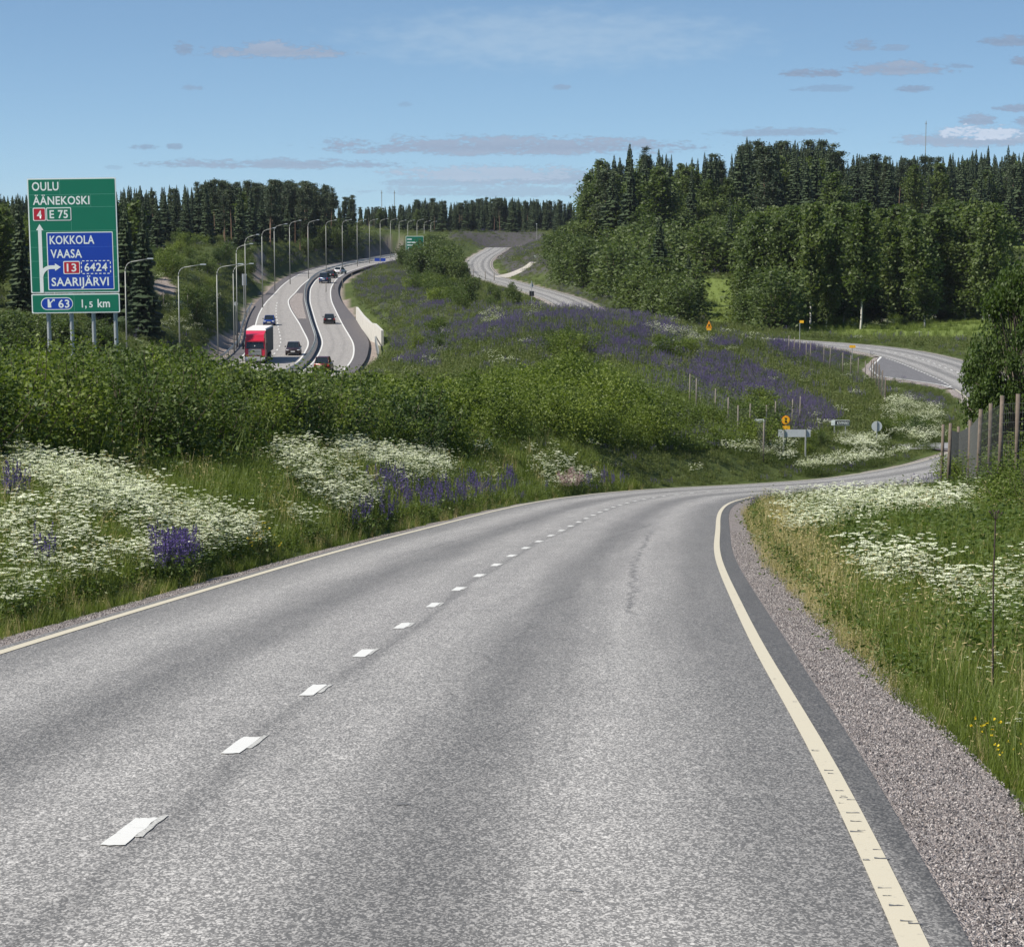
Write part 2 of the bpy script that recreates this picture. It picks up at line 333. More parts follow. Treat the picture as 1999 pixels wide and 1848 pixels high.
for pl, y0, y1 in GRAVEL: cov[in_poly(gpx + jit, gpy + jit * .5, pl) & (gy > y0) & (gy < y1), 0] = 1
for pl, y0, y1 in FIELD: cov[in_poly(gpx, gpy, pl) & (gy > y0) & (gy < y1), 1] = 1
DULL = [[(925,440),(1062,440),(1060,490),(1000,500),(925,480)],[(970,500),(1050,485),(1090,530),(1000,540)],[(690,520),(790,485),(870,560),(860,620),(700,590)],[(850,600),(1340,600),(1640,790),(1620,830),(1380,800),(1250,700),(850,700)],[(480,600),(600,520),(620,470),(760,460),(760,500),(600,540),(430,640)],[(1060,545),(1300,580),(1300,615),(1100,580)],[(870,445),(940,440),(940,470),(880,470)]]
for pl in DULL: cov[in_poly(gpx + jit, gpy + jit * .5, pl) & (gy > 150) & (gy < 1300), 2] = .9 if pl[0][1] < 510 else .4
sh = (gmo > -1) & (gmo < 1.2 + jit * .04) & (gy > 100); cov[sh, 0] = 1
cov[(gout > -.5) & (gout < .45), 0] = 1
ca = gme.color_attributes.new('cover', 'FLOAT_COLOR', 'POINT'); ca.data.foreach_set('color', cov.ravel())
ground = tag(link(bpy.data.objects.new('ground', gme)), 'green hilly ground with verges, banks and meadows', kind='structure')

# ------------------------------------------------------------------ roads
def ribbon(P, N, z, offs, zo_, name, mat, parent=None, SL=None, ztilt=None):
    """strip of road surface: centre points P, right normals N, heights z, lateral offsets (k or n x k)"""
    offs = np.asarray(offs, float); offs = np.broadcast_to(offs, (len(P), offs.shape[-1])) if offs.ndim == 1 else offs
    k = offs.shape[1]; X = P[:, 0, None] + N[:, 0, None] * offs; Y = P[:, 1, None] + N[:, 1, None] * offs
    Z = np.broadcast_to((z + zo_)[:, None], X.shape).copy()
    if ztilt is not None: Z += ztilt
    V = np.stack([X, Y, Z], 2).reshape(-1, 3)
    i = np.arange(len(P) - 1)[:, None] * k + np.arange(k - 1)[None]; Fc = np.stack([i, i + 1, i + k + 1, i + k], 2).reshape(-1, 4)
    if SL is None: SL = np.concatenate([[0], np.cumsum(np.linalg.norm(np.diff(P, axis=0), axis=1))])
    uv = np.stack([offs, np.broadcast_to(SL[:, None], offs.shape)], 2).reshape(-1, 2)
    me = mesh_np(name, V, Fc, mat, smooth=True, uv=uv); return link(bpy.data.objects.new(name, me), parent)
def asphalt(name, base, grain, tracks, edge_dark, warm=0.0, rough=.62, scale=70, cracks=()):
    m, t, o = new_mat(name)
    uv = t.node('ShaderNodeUVMap').outputs[0]; s = t.node('ShaderNodeSeparateXYZ', {0: uv}); pos = t.node('ShaderNodeNewGeometry').outputs['Position']
    lat = s.outputs[0]; al = t.m('ABSOLUTE', lat)
    stretch = t.node('ShaderNodeCombineXYZ', {0: t.m('MULTIPLY', lat, 1.6), 1: t.m('MULTIPLY', s.outputs[1], .08), 2: 0.0}).outputs[0]
    wob = t.m('MULTIPLY', t.m('SUBTRACT', t.noise(stretch, 1.0, 3), .5), .7)
    f = 1.0
    for (c0, wd, amt) in tracks:
        d = t.m('DIVIDE', t.m('SUBTRACT', t.m('ADD', lat, wob), c0), wd); g = t.m('EXPONENT', t.m('MULTIPLY', t.m('MULTIPLY', d, d), -1.0))
        f = t.m('MULTIPLY', f, t.m('MULTIPLY_ADD', g, amt, 1.0))
    if edge_dark: f = t.m('MULTIPLY', f, t.ss(t.m('ADD', al, wob), 2.1, 3.3, 1.0, edge_dark)); f = t.m('MULTIPLY', f, t.ss(al, 3.42, 3.52, 1.0, .62))
    big = t.noise(stretch, 2.2, 5, .6); f = t.m('MULTIPLY', f, t.m('MULTIPLY_ADD', t.m('SUBTRACT', big, .5), .45, 1.0))
    med = t.noise(pos, 1.1, 4, .6); f = t.m('MULTIPLY', f, t.m('MULTIPLY_ADD', t.m('SUBTRACT', med, .5), .28, 1.0))
    mp_ = t.node('ShaderNodeMapping', {'Scale': (1, .38, .38)}); t.l.new(pos, mp_.inputs[0]); pos2 = mp_.outputs[0]
    for (sa, sb_, la, lb, wd, amt) in cracks:
        u = t.m('DIVIDE', t.m('SUBTRACT', s.outputs[1], sa), sb_ - sa); on = t.m('MULTIPLY', t.ss(u, -.02, .05), t.ss(u, 1.02, .93))
        cn1 = t.noise(t.node('ShaderNodeCombineXYZ', {0: 0.0, 1: t.m('MULTIPLY', s.outputs[1], 1.0), 2: sa}).outputs[0], 1.1, 5, .7)
        dl = t.m('SUBTRACT', t.m('SUBTRACT', lat, t.m('MULTIPLY_ADD', u, lb - la, la)), t.m('MULTIPLY', t.m('SUBTRACT', cn1, .5), .55)); e_ = t.m('DIVIDE', dl, wd)
        f = t.m('MULTIPLY', f, t.m('SUBTRACT', 1.0, t.m('MULTIPLY', t.m('MULTIPLY', t.m('EXPONENT', t.m('MULTIPLY', t.m('MULTIPLY', e_, e_), -1.0)), on), t.m('MULTIPLY', t.ss(t.noise(pos, 7.0, 4, .7), .35, .6), amt))))
    vo = t.node('ShaderNodeTexVoronoi', {'Scale': scale}); t.l.new(pos2, vo.inputs['Vector'])
    sc = t.node('ShaderNodeSeparateColor', {0: vo.outputs['Color']}).outputs[0]
    vb = t.node('ShaderNodeTexVoronoi', {'Scale': scale * .45}); t.l.new(pos2, vb.inputs['Vector'])
    sb = t.node('ShaderNodeSeparateColor', {0: vb.outputs['Color']}).outputs[1]
    st = t.m('ADD', t.m('MULTIPLY', t.ss(sc, .35, 1.0), .75), t.m('MULTIPLY', t.ss(sb, .7, 1.0), .32))
    gf = t.m('MULTIPLY_ADD', t.m('SUBTRACT', st, .38), grain, 1.0); f = t.m('MULTIPLY', f, gf)
    c = t.mix(1.0, base, t.node('ShaderNodeCombineXYZ', {0: f, 1: f, 2: f}).outputs[0], 'MULTIPLY')
    b = t.node('ShaderNodeBsdfPrincipled', {'Base Color': c, 'Roughness': rough, 'Specular IOR Level': .35})
    t.l.new(t.node('ShaderNodeBump', {'Strength': .35, 'Distance': .006, 'Height': st}).outputs[0], b.inputs['Normal']); t.l.new(b.outputs[0], o.inputs[0]); return m
TR = [(-1.3,.42,-.36),(1.4,.46,-.36),(-.6,.3,.12),(.62,.3,.10),(-2.25,.35,.14),(2.3,.4,.14),(0.08,.075,-.26)]
M['asphalt'] = asphalt('worn_grey_asphalt', (.268, .259, .246), 1.30, TR, .62, rough=.66, scale=120, cracks=[(float(np.interp(a, ORD[:, 1], OSL)), float(np.interp(b, ORD[:, 1], OSL)), c, d, w_, q) for a, b, c, d, w_, q in ((30.5,66,2.28,2.02,.040,.60),(33,35.5,1.15,1.55,.02,.5),(46,78,-1.9,-1.2,.03,.35),(17,31,.95,1.3,.012,.35),(60,72,1.3,1.9,.03,.4))])
M['asphalt_m'] = asphalt('motorway_asphalt', (.27, .255, .24), .5, [(-6.6,.35,-.12),(-4.6,.35,-.12),(2.4,.25,-.14),(3.9,.25,-.14)], 0, rough=.7, scale=30)
M['asphalt_s'] = asphalt('dark_shoulder_asphalt', (.098, .090, .092), .4, [], 0, rough=.8, scale=30)
def paint(name, col, wear):
    m, t, o = new_mat(name); pos = t.node('ShaderNodeNewGeometry').outputs['Position']; uv = t.node('ShaderNodeUVMap').outputs[0]
    a = t.noise(pos, 26 + 60 * (wear > .9), 4, .7); b = t.noise(pos, .8, 3); s = t.node('ShaderNodeSeparateXYZ', {0: uv})
    cr = t.noise(t.node('ShaderNodeCombineXYZ', {0: t.m('MULTIPLY', s.outputs[0], 2.0), 1: t.m('MULTIPLY', s.outputs[1], 22.0), 2: 0.0}).outputs[0], 1.0, 4, .75)
    crm = t.m('MULTIPLY', t.ss(cr, .63, .70), t.ss(b, .42, .62))
    k = t.m('MAXIMUM', t.m('MULTIPLY', t.ss(a, .66 - .16 * wear, .78 - .16 * wear), min(1, wear * 1.5)), t.m('MULTIPLY', crm, .9))
    c = t.mix(k, col, (.10, .10, .10)); c = t.mix(t.m('MULTIPLY', t.noise(pos, 5, 4), .22), c, (.42, .40, .34))
    bb = t.node('ShaderNodeBsdfPrincipled', {'Base Color': c, 'Roughness': .6}); t.l.new(bb.outputs[0], o.inputs[0]); return m
M['cream'] = paint('cream_line_paint', (.49, .445, .335), .35); M['white'] = paint('white_line_paint', (.60, .60, .58), .35)
M['worn'] = paint('worn_line_paint', (.46, .455, .43), 1.0)
m, t, o = new_mat('pinkish_gravel'); pos = t.node('ShaderNodeNewGeometry').outputs['Position']
mp_ = t.node('ShaderNodeMapping', {'Scale': (1, .5, .5)}); t.l.new(pos, mp_.inputs[0])
vo = t.node('ShaderNodeTexVoronoi', {'Scale': 85.0}); t.l.new(mp_.outputs[0], vo.inputs['Vector']); sc = t.node('ShaderNodeSeparateColor', {0: vo.outputs['Color']})
c = t.mix(t.ss(sc.outputs[0], .1, .95), (.085, .076, .074), (.40, .36, .34)); c = t.mix(t.m('MULTIPLY', sc.outputs[1], .45), c, (.22, .185, .175)); c = t.mix(t.m('MULTIPLY', t.ss(t.noise(pos, 1.4, 4), .45, .7), .5), c, (.15, .125, .11))
b = t.node('ShaderNodeBsdfPrincipled', {'Base Color': c, 'Roughness': .95}); t.l.new(t.node('ShaderNodeBump', {'Strength': .9, 'Distance': .02, 'Height': vo.outputs['Distance']}).outputs[0], b.inputs['Normal']); t.l.new(b.outputs[0], o.inputs[0]); M['gravel'] = m
M['tar'] = simple('crack_tar', (.135, .130, .124), .5)

OZ = zo(ORD[:, 1])
HRV = 3.50 - .30 * np.exp(-np.maximum(ORD[:, 1] - 8, 0) / 6)
HRA = HRV + np.interp(ORD[:, 1], [0, 13, 27, 60, 400], [.20, .21, .29, .27, .25])
lats = np.column_stack([np.tile([-(HL + .16), -2.6, -1.9, -1.3, -.6, 0, .6, 1.3, 1.9, 2.6], (len(ORD), 1)), HRA])
road = tag(ribbon(ORD, ON, OZ, lats, 0.0, 'road', M['asphalt'], SL=OSL), 'old two lane country road winding downhill away from the camera', kind='structure')
nzL = vnoise(OSL, OSL * 0, 2.2, 8); nzR = vnoise(OSL, OSL * 0 + 50, 1.8, 9)
gl = np.stack([-(HL + .55 + .35 * nzL), -(HL + .16) * np.ones_like(OSL)], 1); gr_ = np.stack([HRA, HRV + np.interp(ORD[:, 1], [0, 16, 30, 80], [.88, .86, .76, .66]) + .16 * (nzR - .3)], 1)
tl = np.stack([-.09 * np.ones_like(OSL), 0 * OSL], 1); tr = np.stack([0 * OSL, -.07 * np.ones_like(OSL)], 1)
nb = (ORD[:, 1] < 241.5); na_ = (ORD[:, 1] > 295)
for nm, of, ti, kk in (('gravel_verge', gl, tl, nb), ('gravel_verge', gl, tl, na_), ('gravel_verge', gr_, tr, ORD[:, 1] > -99)):
    tag(ribbon(ORD[kk], ON[kk], OZ[kk], of[kk], -.006, nm, M['gravel'], SL=OSL[kk], ztilt=ti[kk]), 'pinkish gravel strip along the edge of the old road', kind='structure')
marks = tag(link(bpy.data.objects.new('road_marking', None)), 'painted lines of the old road', kind='structure')
near = OSL < 1e9
cl = ORD[:, 1] < 326
ribbon(ORD, ON, OZ, np.stack([HRV - .055, HRV + .055], 1), .005, 'edge_line', M['cream'], marks, OSL)
i1 = np.where(ORD[:, 1] < 242)[0]; i2 = np.where(ORD[:, 1] > 294)[0]
for k in (i1, i2): ribbon(ORD[k], ON[k], OZ[k], [-HL - .055, -HL + .055], .005, 'edge_line', M['cream'], marks, OSL[k])
def onroad(s, lat, dz=0.0):
    x = np.interp(s, OSL, ORD[:, 0]); y = np.interp(s, OSL, ORD[:, 1]); nx = np.interp(s, OSL, ON[:, 0]); ny = np.interp(s, OSL, ON[:, 1])
    return np.array([x + nx * lat, y + ny * lat, np.interp(s, OSL, OZ) + dz])
s0 = np.interp(12.75, ORD[:, 1], OSL)
def dash(s, l, w0, w1, mat, dz=.005, name='dash'):
    L_ = [(s + random.uniform(-.02, .03), w0 + (w1 - w0) * f) for f in (0, .2, .4, .6, .8)] + [(s + l * f, w1 + random.uniform(-.007, .004)) for f in (.02, .2, .4, .6, .8)] + [(s + l + random.uniform(-.05, .02), w1 - (w1 - w0) * f) for f in (0, .2, .4, .6, .8)] + [(s + l * (1 - f), w0 + random.uniform(-.004, .006)) for f in (.02, .2, .4, .6, .8)]
    if s > 75: L_ = [(s, w0), (s, w1), (s + l, w1), (s + l, w0)]
    P = [onroad(a, b, dz) for a, b in L_]
    me = mesh_np(name, P, [tuple(range(len(P)))], mat, uv=[(b, a) for a, b in L_]); return link(bpy.data.objects.new(name, me), marks)
k = 0; s = s0 - 4
while s < np.interp(700, ORD[:, 1], OSL):
    far = s > 230
    dash(s + random.uniform(-.05, .05), 1.0 if not far else 1.6, -.055, .055 if not far else .075, M['white'])
    if not far: dash(s + .26, .80, .055, .088, M['worn'], .0045, 'worn_dash')
    s += 4
for zq in (280,330,342,375,405,425,510,520,545,1080,1083,1160,1172,1240,1262,1268,1276,1290,1328,1362,1398,1403,1475,1510,1516,1630,1662,1700,1764,1772,470,440,890,800):
    pyq = 917 + .5037 * zq; Yq = 9975 / (pyq - 877.5); sq = float(np.interp(Yq, ORD[:, 1], OSL)); c0 = float(np.interp(sq, OSL, HRV)); a_ = c0 + random.uniform(-.055, .02); wd_ = random.uniform(.03, .075) if zq > 1000 else random.uniform(.015, .035)
    P = [onroad(sq + random.uniform(-.01, .01), a_, .007), onroad(sq + random.uniform(-.012, .012), a_ + wd_, .007), onroad(sq + random.uniform(.012, .03), a_ + wd_ * random.uniform(.6, 1), .007), onroad(sq + random.uniform(.008, .02), a_ + wd_ * .4, .007), onroad(sq + random.uniform(.02, .045), a_ + .004, .007)]
    link(bpy.data.objects.new('scuff', mesh_np('scuff', P, [(0, 1, 2, 3, 4)], M['tar'])), marks)
# crack sealing and dark spots
def strip_at(pts, wid, mat, dz=.004, name='crack'):
    P = []
    for i, (px, py) in enumerate(pts):
        d = ray(px, py); Y = np.arange(9, 140, .05); Zs = d[2] / d[1] * Y; j = np.where(Zs <= zo(Y))[0][0]; P.append((d[0] / d[1] * Y[j], Y[j]))
    P = catmull(np.array(P), .25); N_ = tangents(P); N_ = np.stack([N_[:, 1], -N_[:, 0]], 1)
    P = P + N_ * ((vnoise(np.arange(len(P)), np.zeros(len(P)), 2.6, 5) - .5) * wid * 1.0)[:, None]
    wv = wid * (.45 + vnoise(np.arange(len(P)), np.zeros(len(P)), 3.0, 6))
    return ribbon(P, N_, zo(P[:, 1]), np.stack([-wv / 2, wv / 2], 1), dz, name, mat, marks)
strip_at([(1085,1738),(1110,1736),(1135,1740)], .012, M['tar']); strip_at([(776,1571),(797,1570)], .03, M['tar']); strip_at([(730,1604),(760,1606)], .01, M['tar'])

# bus lay-by of the far loop, and the junction mouth
def flat_poly(pts, name, mat, dz, label, zf=zo):
    V = [(x, y, float(zf(y)) + dz) for x, y in pts]
    me = mesh_np(name, V, [tuple(range(len(V)))], mat, uv=[(p[0], p[1]) for p in pts]); return tag(link(bpy.data.objects.new(name, me)), label, kind='structure')
BAYW = np.interp(ORD[:, 1], [242, 246, 252, 258, 268, 277, 288, 294], [0, .6, 2.6, 4.6, 4.1, 2.9, 1.1, 0]); bk = np.where((ORD[:, 1] > 241.5) & (ORD[:, 1] < 295))[0]
tag(ribbon(ORD[bk], ON[bk], OZ[bk], np.stack([-(HL + .02 + BAYW[bk] + .25), -(HL + .02) + 0 * BAYW[bk]], 1), .004, 'lay_by', asphalt('lay_by_asphalt', (.135, .13, .13), .5, [], 0, scale=30), SL=OSL[bk]), 'dark grey asphalt lay-by beside the far loop of the old road', kind='structure')
ribbon(ORD[bk], ON[bk], OZ[bk], np.stack([-(HL + BAYW[bk] + .14), -(HL + BAYW[bk] - .06)], 1), .010, 'edge_line', M['white'], marks, OSL[bk])
tag(ribbon(ORD[bk], ON[bk], OZ[bk], np.stack([-(HL + BAYW[bk] + .95 + .3 * vnoise(OSL[bk], OSL[bk] * 0, 2, 3)), -(HL + .02 + BAYW[bk] + .22)], 1), -.004, 'gravel_verge', M['gravel'], SL=OSL[bk], ztilt=np.stack([-.15 + 0 * OSL[bk], 0 * OSL[bk]], 1)), 'gravel strip round the lay-by', kind='structure')
def line_along(P, wd, dz, mat, name, parent, zf):
    P = catmull(np.array(P, float), 1.5); T_ = tangents(P); N_ = np.stack([T_[:, 1], -T_[:, 0]], 1)
    return ribbon(P, N_, zf(P[:, 1]), [-wd / 2, wd / 2], dz, name, mat, parent)
for q in np.arange(244, 292, 2.0):
    x = np.interp(q, ORD[:, 1], ORD[:, 0]) - HL
    me = mesh_np('dash', [(x - .08, q, zo(q) + .012), (x + .08, q, zo(q) + .012), (x + .08, q + .9, zo(q + .9) + .012), (x - .08, q + .9, zo(q + .9) + .012)], [(0, 1, 2, 3)], M['white'], uv=[(0, 0)] * 4); link(bpy.data.objects.new('dash', me), marks)
JP = [tuple(at(a_, b_, c_)[:2]) for a_, b_, c_ in ((1764,872,189.5),(1800,866,193),(1850,862,197),(1880,868,190),(1850,886,181),(1782,889,181))]
flat_poly([(26.5,187.6),(29.3,188.6),(28.2,184.4)][::-1], 'side_road', M['asphalt_s'], .002, 'mouth of the side road at the junction with the gravel corner')
SR = catmull(np.array([(29.4,190.6),(27,189.8),(23.5,188.6),(20.5,188.0)]), 1.0); SRT = tangents(SR)
ribbon(SR, np.stack([SRT[:, 1], -SRT[:, 0]], 1), zo(SR[:, 1]) + .0, [-2.4, 2.4], .006, 'side_road', simple('pale_asphalt', (.22, .22, .225), .7, var=.2), None)
tag(bpy.data.objects['side_road.001'], 'pale narrow side road leaving the old road at the junction', kind='structure')
# pale track that leaves the far stretch of the old road
TK = catmull(np.array([(-3.0,701),(1,709),(5.5,712)]), 1.0); TT = tangents(TK)
tag(ribbon(TK, np.stack([TT[:, 1], -TT[:, 0]], 1), height(TK[:, 0], TK[:, 1]), [-2.2, 2.2], .30, 'track', simple('pale_gravel_track', (.33, .31, .28), .9, var=.2)), 'pale gravel track leaving the far stretch of the old road', kind='structure')

# motorway
MY = np.arange(-60, 1000, 3.0); MP = np.stack([MMED(MY), MY], 1); MN = np.tile([1.0, 0.0], (len(MY), 1)); MZ = zm(MY)
tag(ribbon(MP, MN, MZ, np.stack([-MLW(MY) - .1, -MLW(MY) * .5, -MLM(MY), 0 * MY, MRL(MY), MRR(MY) * .5, MRR(MY) + .1], 1), 0, 'motorway', M['asphalt_m'], SL=MY), 'pale grey divided highway curving through the cutting on the left', kind='structure')
for a0, a1 in ((-MLW(MY) - 1.7, -MLW(MY) - .1), (-MLM(MY) , MRL(MY)), (MRR(MY) + .1, MRR(MY) + MSH(MY))):
    tag(ribbon(MP, MN, MZ, np.stack([a0, a1], 1), .004, 'hard_shoulder', M['asphalt_s'], SL=MY), 'dark asphalt shoulder strip of the highway', kind='structure')
gi_ = (MY > 470) & (MY < 556)
tag(ribbon(MP[gi_], MN[gi_], MZ[gi_], np.stack([-MLM(MY) + .25, -.45 + 0 * MY], 1)[gi_], .009, 'gravel_island', M['gravel'], SL=MY[gi_]), 'small gravel wedge beside the central barrier of the highway', kind='structure')
mm = tag(link(bpy.data.objects.new('highway_marking', None)), 'painted lines of the highway', kind='structure')
for f_, wd in ((-MLW(MY), .20), (-MLM(MY), .20), (MRL(MY), .18), (MRR(MY), .20)):
    ribbon(MP, MN, MZ, np.stack([f_ - wd / 2, f_ + wd / 2], 1), .013, 'edge_line', M['white'], mm, SL=MY)
for q in np.arange(330, 520, 9.0):
    x = MMED(q) - MLM(q) - (MLW(q) - MLM(q)) * .5; x2 = MMED(q + 3) - MLM(q + 3) - (MLW(q + 3) - MLM(q + 3)) * .5
    me = mesh_np('dash', [(x - .09, q, zm(q) + .013), (x + .09, q, zm(q) + .013), (x2 + .09, q + 3, zm(q + 3) + .013), (x2 - .09, q + 3, zm(q + 3) + .013)], [(0, 1, 2, 3)], M['white'], uv=[(0, 0)] * 4); link(bpy.data.objects.new('dash', me), mm)

# ------------------------------------------------------------------ plant prototypes
LIB = bpy.data.collections.new('plant_library')                   # never linked to the scene: only instanced
def leafcloud(C, size, rng, up=0.35, elong=1.8):
    """one rhombic leaf of 2 triangles at every centre C"""
    n = len(C); d = rng.normal(size=(n, 3)); d[:, 2] = d[:, 2] * .6 - .1; d /= np.linalg.norm(d, axis=1)[:, None]
    q = rng.normal(size=(n, 3)); q[:, 2] += up; e = np.cross(d, q); e /= np.linalg.norm(e, axis=1)[:, None]
    s = (size * (0.65 + 0.7 * rng.random(n)))[:, None] if np.isscalar(size) else (size * (0.65 + 0.7 * rng.random(n)))[:, None]
    a = C - d * s * .5; b = C + e * s * .5 / elong; c = C + d * s * .5; f = C - e * s * .5 / elong
    V = np.stack([a, b, c, f], 1).reshape(-1, 3); Fc = np.arange(4 * n).reshape(n, 4); return V, Fc
def tube(p0, p1, r0, r1, k=5):
    p0 = np.array(p0, float); p1 = np.array(p1, float); d = p1 - p0; d /= np.linalg.norm(d) + 1e-9
    a = np.cross(d, [0, 0, 1] if abs(d[2]) < .9 else [1, 0, 0]); a /= np.linalg.norm(a); b = np.cross(d, a)
    t_ = np.arange(k) * 2 * math.pi / k; ring = np.cos(t_)[:, None] * a + np.sin(t_)[:, None] * b
    V = np.vstack([p0 + ring * r0, p1 + ring * r1]); Fc = np.array([(i, (i + 1) % k, k + (i + 1) % k, k + i) for i in range(k)]); return V, Fc
def join(parts):
    """parts: (V, F quads, material index)"""
    Vs, Fs, Ms = [], [], []; o = 0
    for V, Fc, mi in parts:
        Vs.append(V); Fs.append(Fc + o); Ms.append(np.full(len(Fc), mi)); o += len(V)
    return np.vstack(Vs), np.vstack(Fs), np.concatenate(Ms)
def pathpts(p0, d0, L, n, bend, rng):
    P = [np.array(p0, float)]; d = np.array(d0, float)
    for i in range(n):
        d = d + rng.normal(size=3) * bend + np.array([0, 0, bend * .35]); d /= np.linalg.norm(d); P.append(P[-1] + d * L / n)
    return np.array(P)

M['bush'] = leafmat('bush_leaves', (.030, .060, .011), (.185, .235, .040), .38)
M['bush_dark'] = leafmat('young_birch_leaves', (.048, .076, .022), (.105, .140, .040), .34)
M['birch_leaf'] = leafmat('birch_leaves', (.056, .088, .028), (.130, .168, .052), .40)
M['spruce'] = leafmat('spruce_needles', (.024, .042, .022), (.056, .080, .036), .10, .6)
M['pine'] = leafmat('pine_needles', (.030, .048, .026), (.066, .088, .040), .12, .6)
M['bark'] = simple('grey_brown_bark', (.13, .105, .085), .9, var=.4)
M['twig'] = simple('twig_bark', (.085, .065, .045), .9, var=.3)
M['pinebark'] = simple('red_brown_pine_bark', (.20, .125, .085), .9, var=.35)
def birchbark():
    m, t, o = new_mat('white_birch_bark'); g = t.node('ShaderNodeTexCoord').outputs['Object']
    mp = t.node('ShaderNodeMapping', {'Scale': (3, 3, 9)}); t.l.new(g, mp.inputs[0]); nz = t.noise(mp.outputs[0], 1.2, 4, .7)
    c = t.mix(t.ss(nz, .56, .68), (.50, .48, .44), (.07, .06, .055))
    b = t.node('ShaderNodeBsdfPrincipled', {'Base Color': c, 'Roughness': .8}); t.l.new(b.outputs[0], o.inputs[0]); return m
M['birchbark'] = birchbark()
M['grass'] = leafmat('grass_blades', (.078, .120, .018), (.185, .225, .046), .35, .5)
M['dry'] = leafmat('dry_grass_blades', (.30, .25, .11), (.50, .42, .22), .3, .6)
M['herb'] = leafmat('herb_leaves', (.048, .084, .018), (.120, .165, .038), .35, .5)
M['umbel'] = leafmat('white_umbel_florets', (.74, .77, .62), (.88, .89, .82), .25, .7)
M['lupin'] = leafmat('violet_lupine_florets', (.060, .040, .175), (.135, .095, .33), .2, .6)
M['lupin_far'] = leafmat('dusky_lupine_florets', (.075, .050, .19), (.185, .14, .34), .2, .6)
M['lupin_pink'] = leafmat('pink_lupine_florets', (.42, .26, .32), (.55, .40, .42), .2, .6)
M['yellow'] = leafmat('yellow_petals', (.62, .46, .02), (.80, .62, .04), .2, .5)
M['stalk'] = simple('dry_brown_stalk', (.055, .038, .032), .9)

def shrub_mesh(name, seed, nleaf, leaf, mat, wide=.55, shoots=16, density_low=.25):
    """a broad-leaved shrub of height 1: many upright shoots, leaves along them"""
    rng = np.random.default_rng(seed); cs, tubes = [], []
    for s in range(shoots):
        a = rng.random() * 6.283; lean = rng.random() ** .7 * wide
        d = np.array([math.cos(a) * lean, math.sin(a) * lean, 1.0]); L = (.72 + .34 * rng.random()) * (1 - .28 * lean)
        P = pathpts((math.cos(a) * .06 * rng.random(), math.sin(a) * .06 * rng.random(), -.06), d / np.linalg.norm(d), L, 5, .07, rng)
        for i in range(5): tubes.append((*tube(P[i], P[i + 1], .011 * (1 - i / 6), .011 * (1 - (i + 1) / 6), 3), 0))
        nl = nleaf // shoots; t = rng.random(nl) ** .8; i = np.minimum((t * 5).astype(int), 4); f = t * 5 - i
        base = P[i] * (1 - f)[:, None] + P[i + 1] * f[:, None]
        spread = (.16 * (1 - t * .78) + .018)[:, None]
        off = rng.normal(size=(nl, 3)) * spread * np.array([1, 1, .8]); c = base + off; c = c[c[:, 2] > .02]; cs.append(c)
    C = np.vstack(cs); V, Fc = leafcloud(C, leaf, rng)
    return (V, Fc), tubes
def add_obj(name, me, coll=None):
    o = bpy.data.objects.new(name, me)
    if coll: coll.objects.link(o)
    return o
M['bush2'] = leafmat('dark_willow_leaves', (.024, .050, .013), (.110, .152, .036), .35)
SHRUB = []
for i in range(5):
    (V, Fc), tb = shrub_mesh('shrub', 100 + i, 4600, .034, M['bush'], wide=.75, shoots=18)
    TV, TF, _ = join(tb); SHRUB.append((mesh_np('crown', V, Fc, M['bush2' if i > 2 else 'bush']), mesh_np('stems', TV, TF, M['twig'])))
SHRUB_FAR = []
for i in range(4):
    (V, Fc), tb = shrub_mesh('shrub', 150 + i, 3600, .043, M['bush'], wide=.8, shoots=12)
    TV, TF, _ = join(tb); SHRUB_FAR.append((mesh_np('crown', V, Fc, M['bush2' if i > 1 else 'bush']), mesh_np('stems', TV, TF, M['twig'])))
SAPL = []
for i in range(4):      # slimmer young birches
    (V, Fc), tb = shrub_mesh('sapling', 200 + i, 2600, .055, M['bush_dark'], wide=.36, shoots=9)
    TV, TF, _ = join(tb); SAPL.append((mesh_np('crown', V, Fc, M['bush_dark']), mesh_np('stems', TV, TF, M['twig'])))
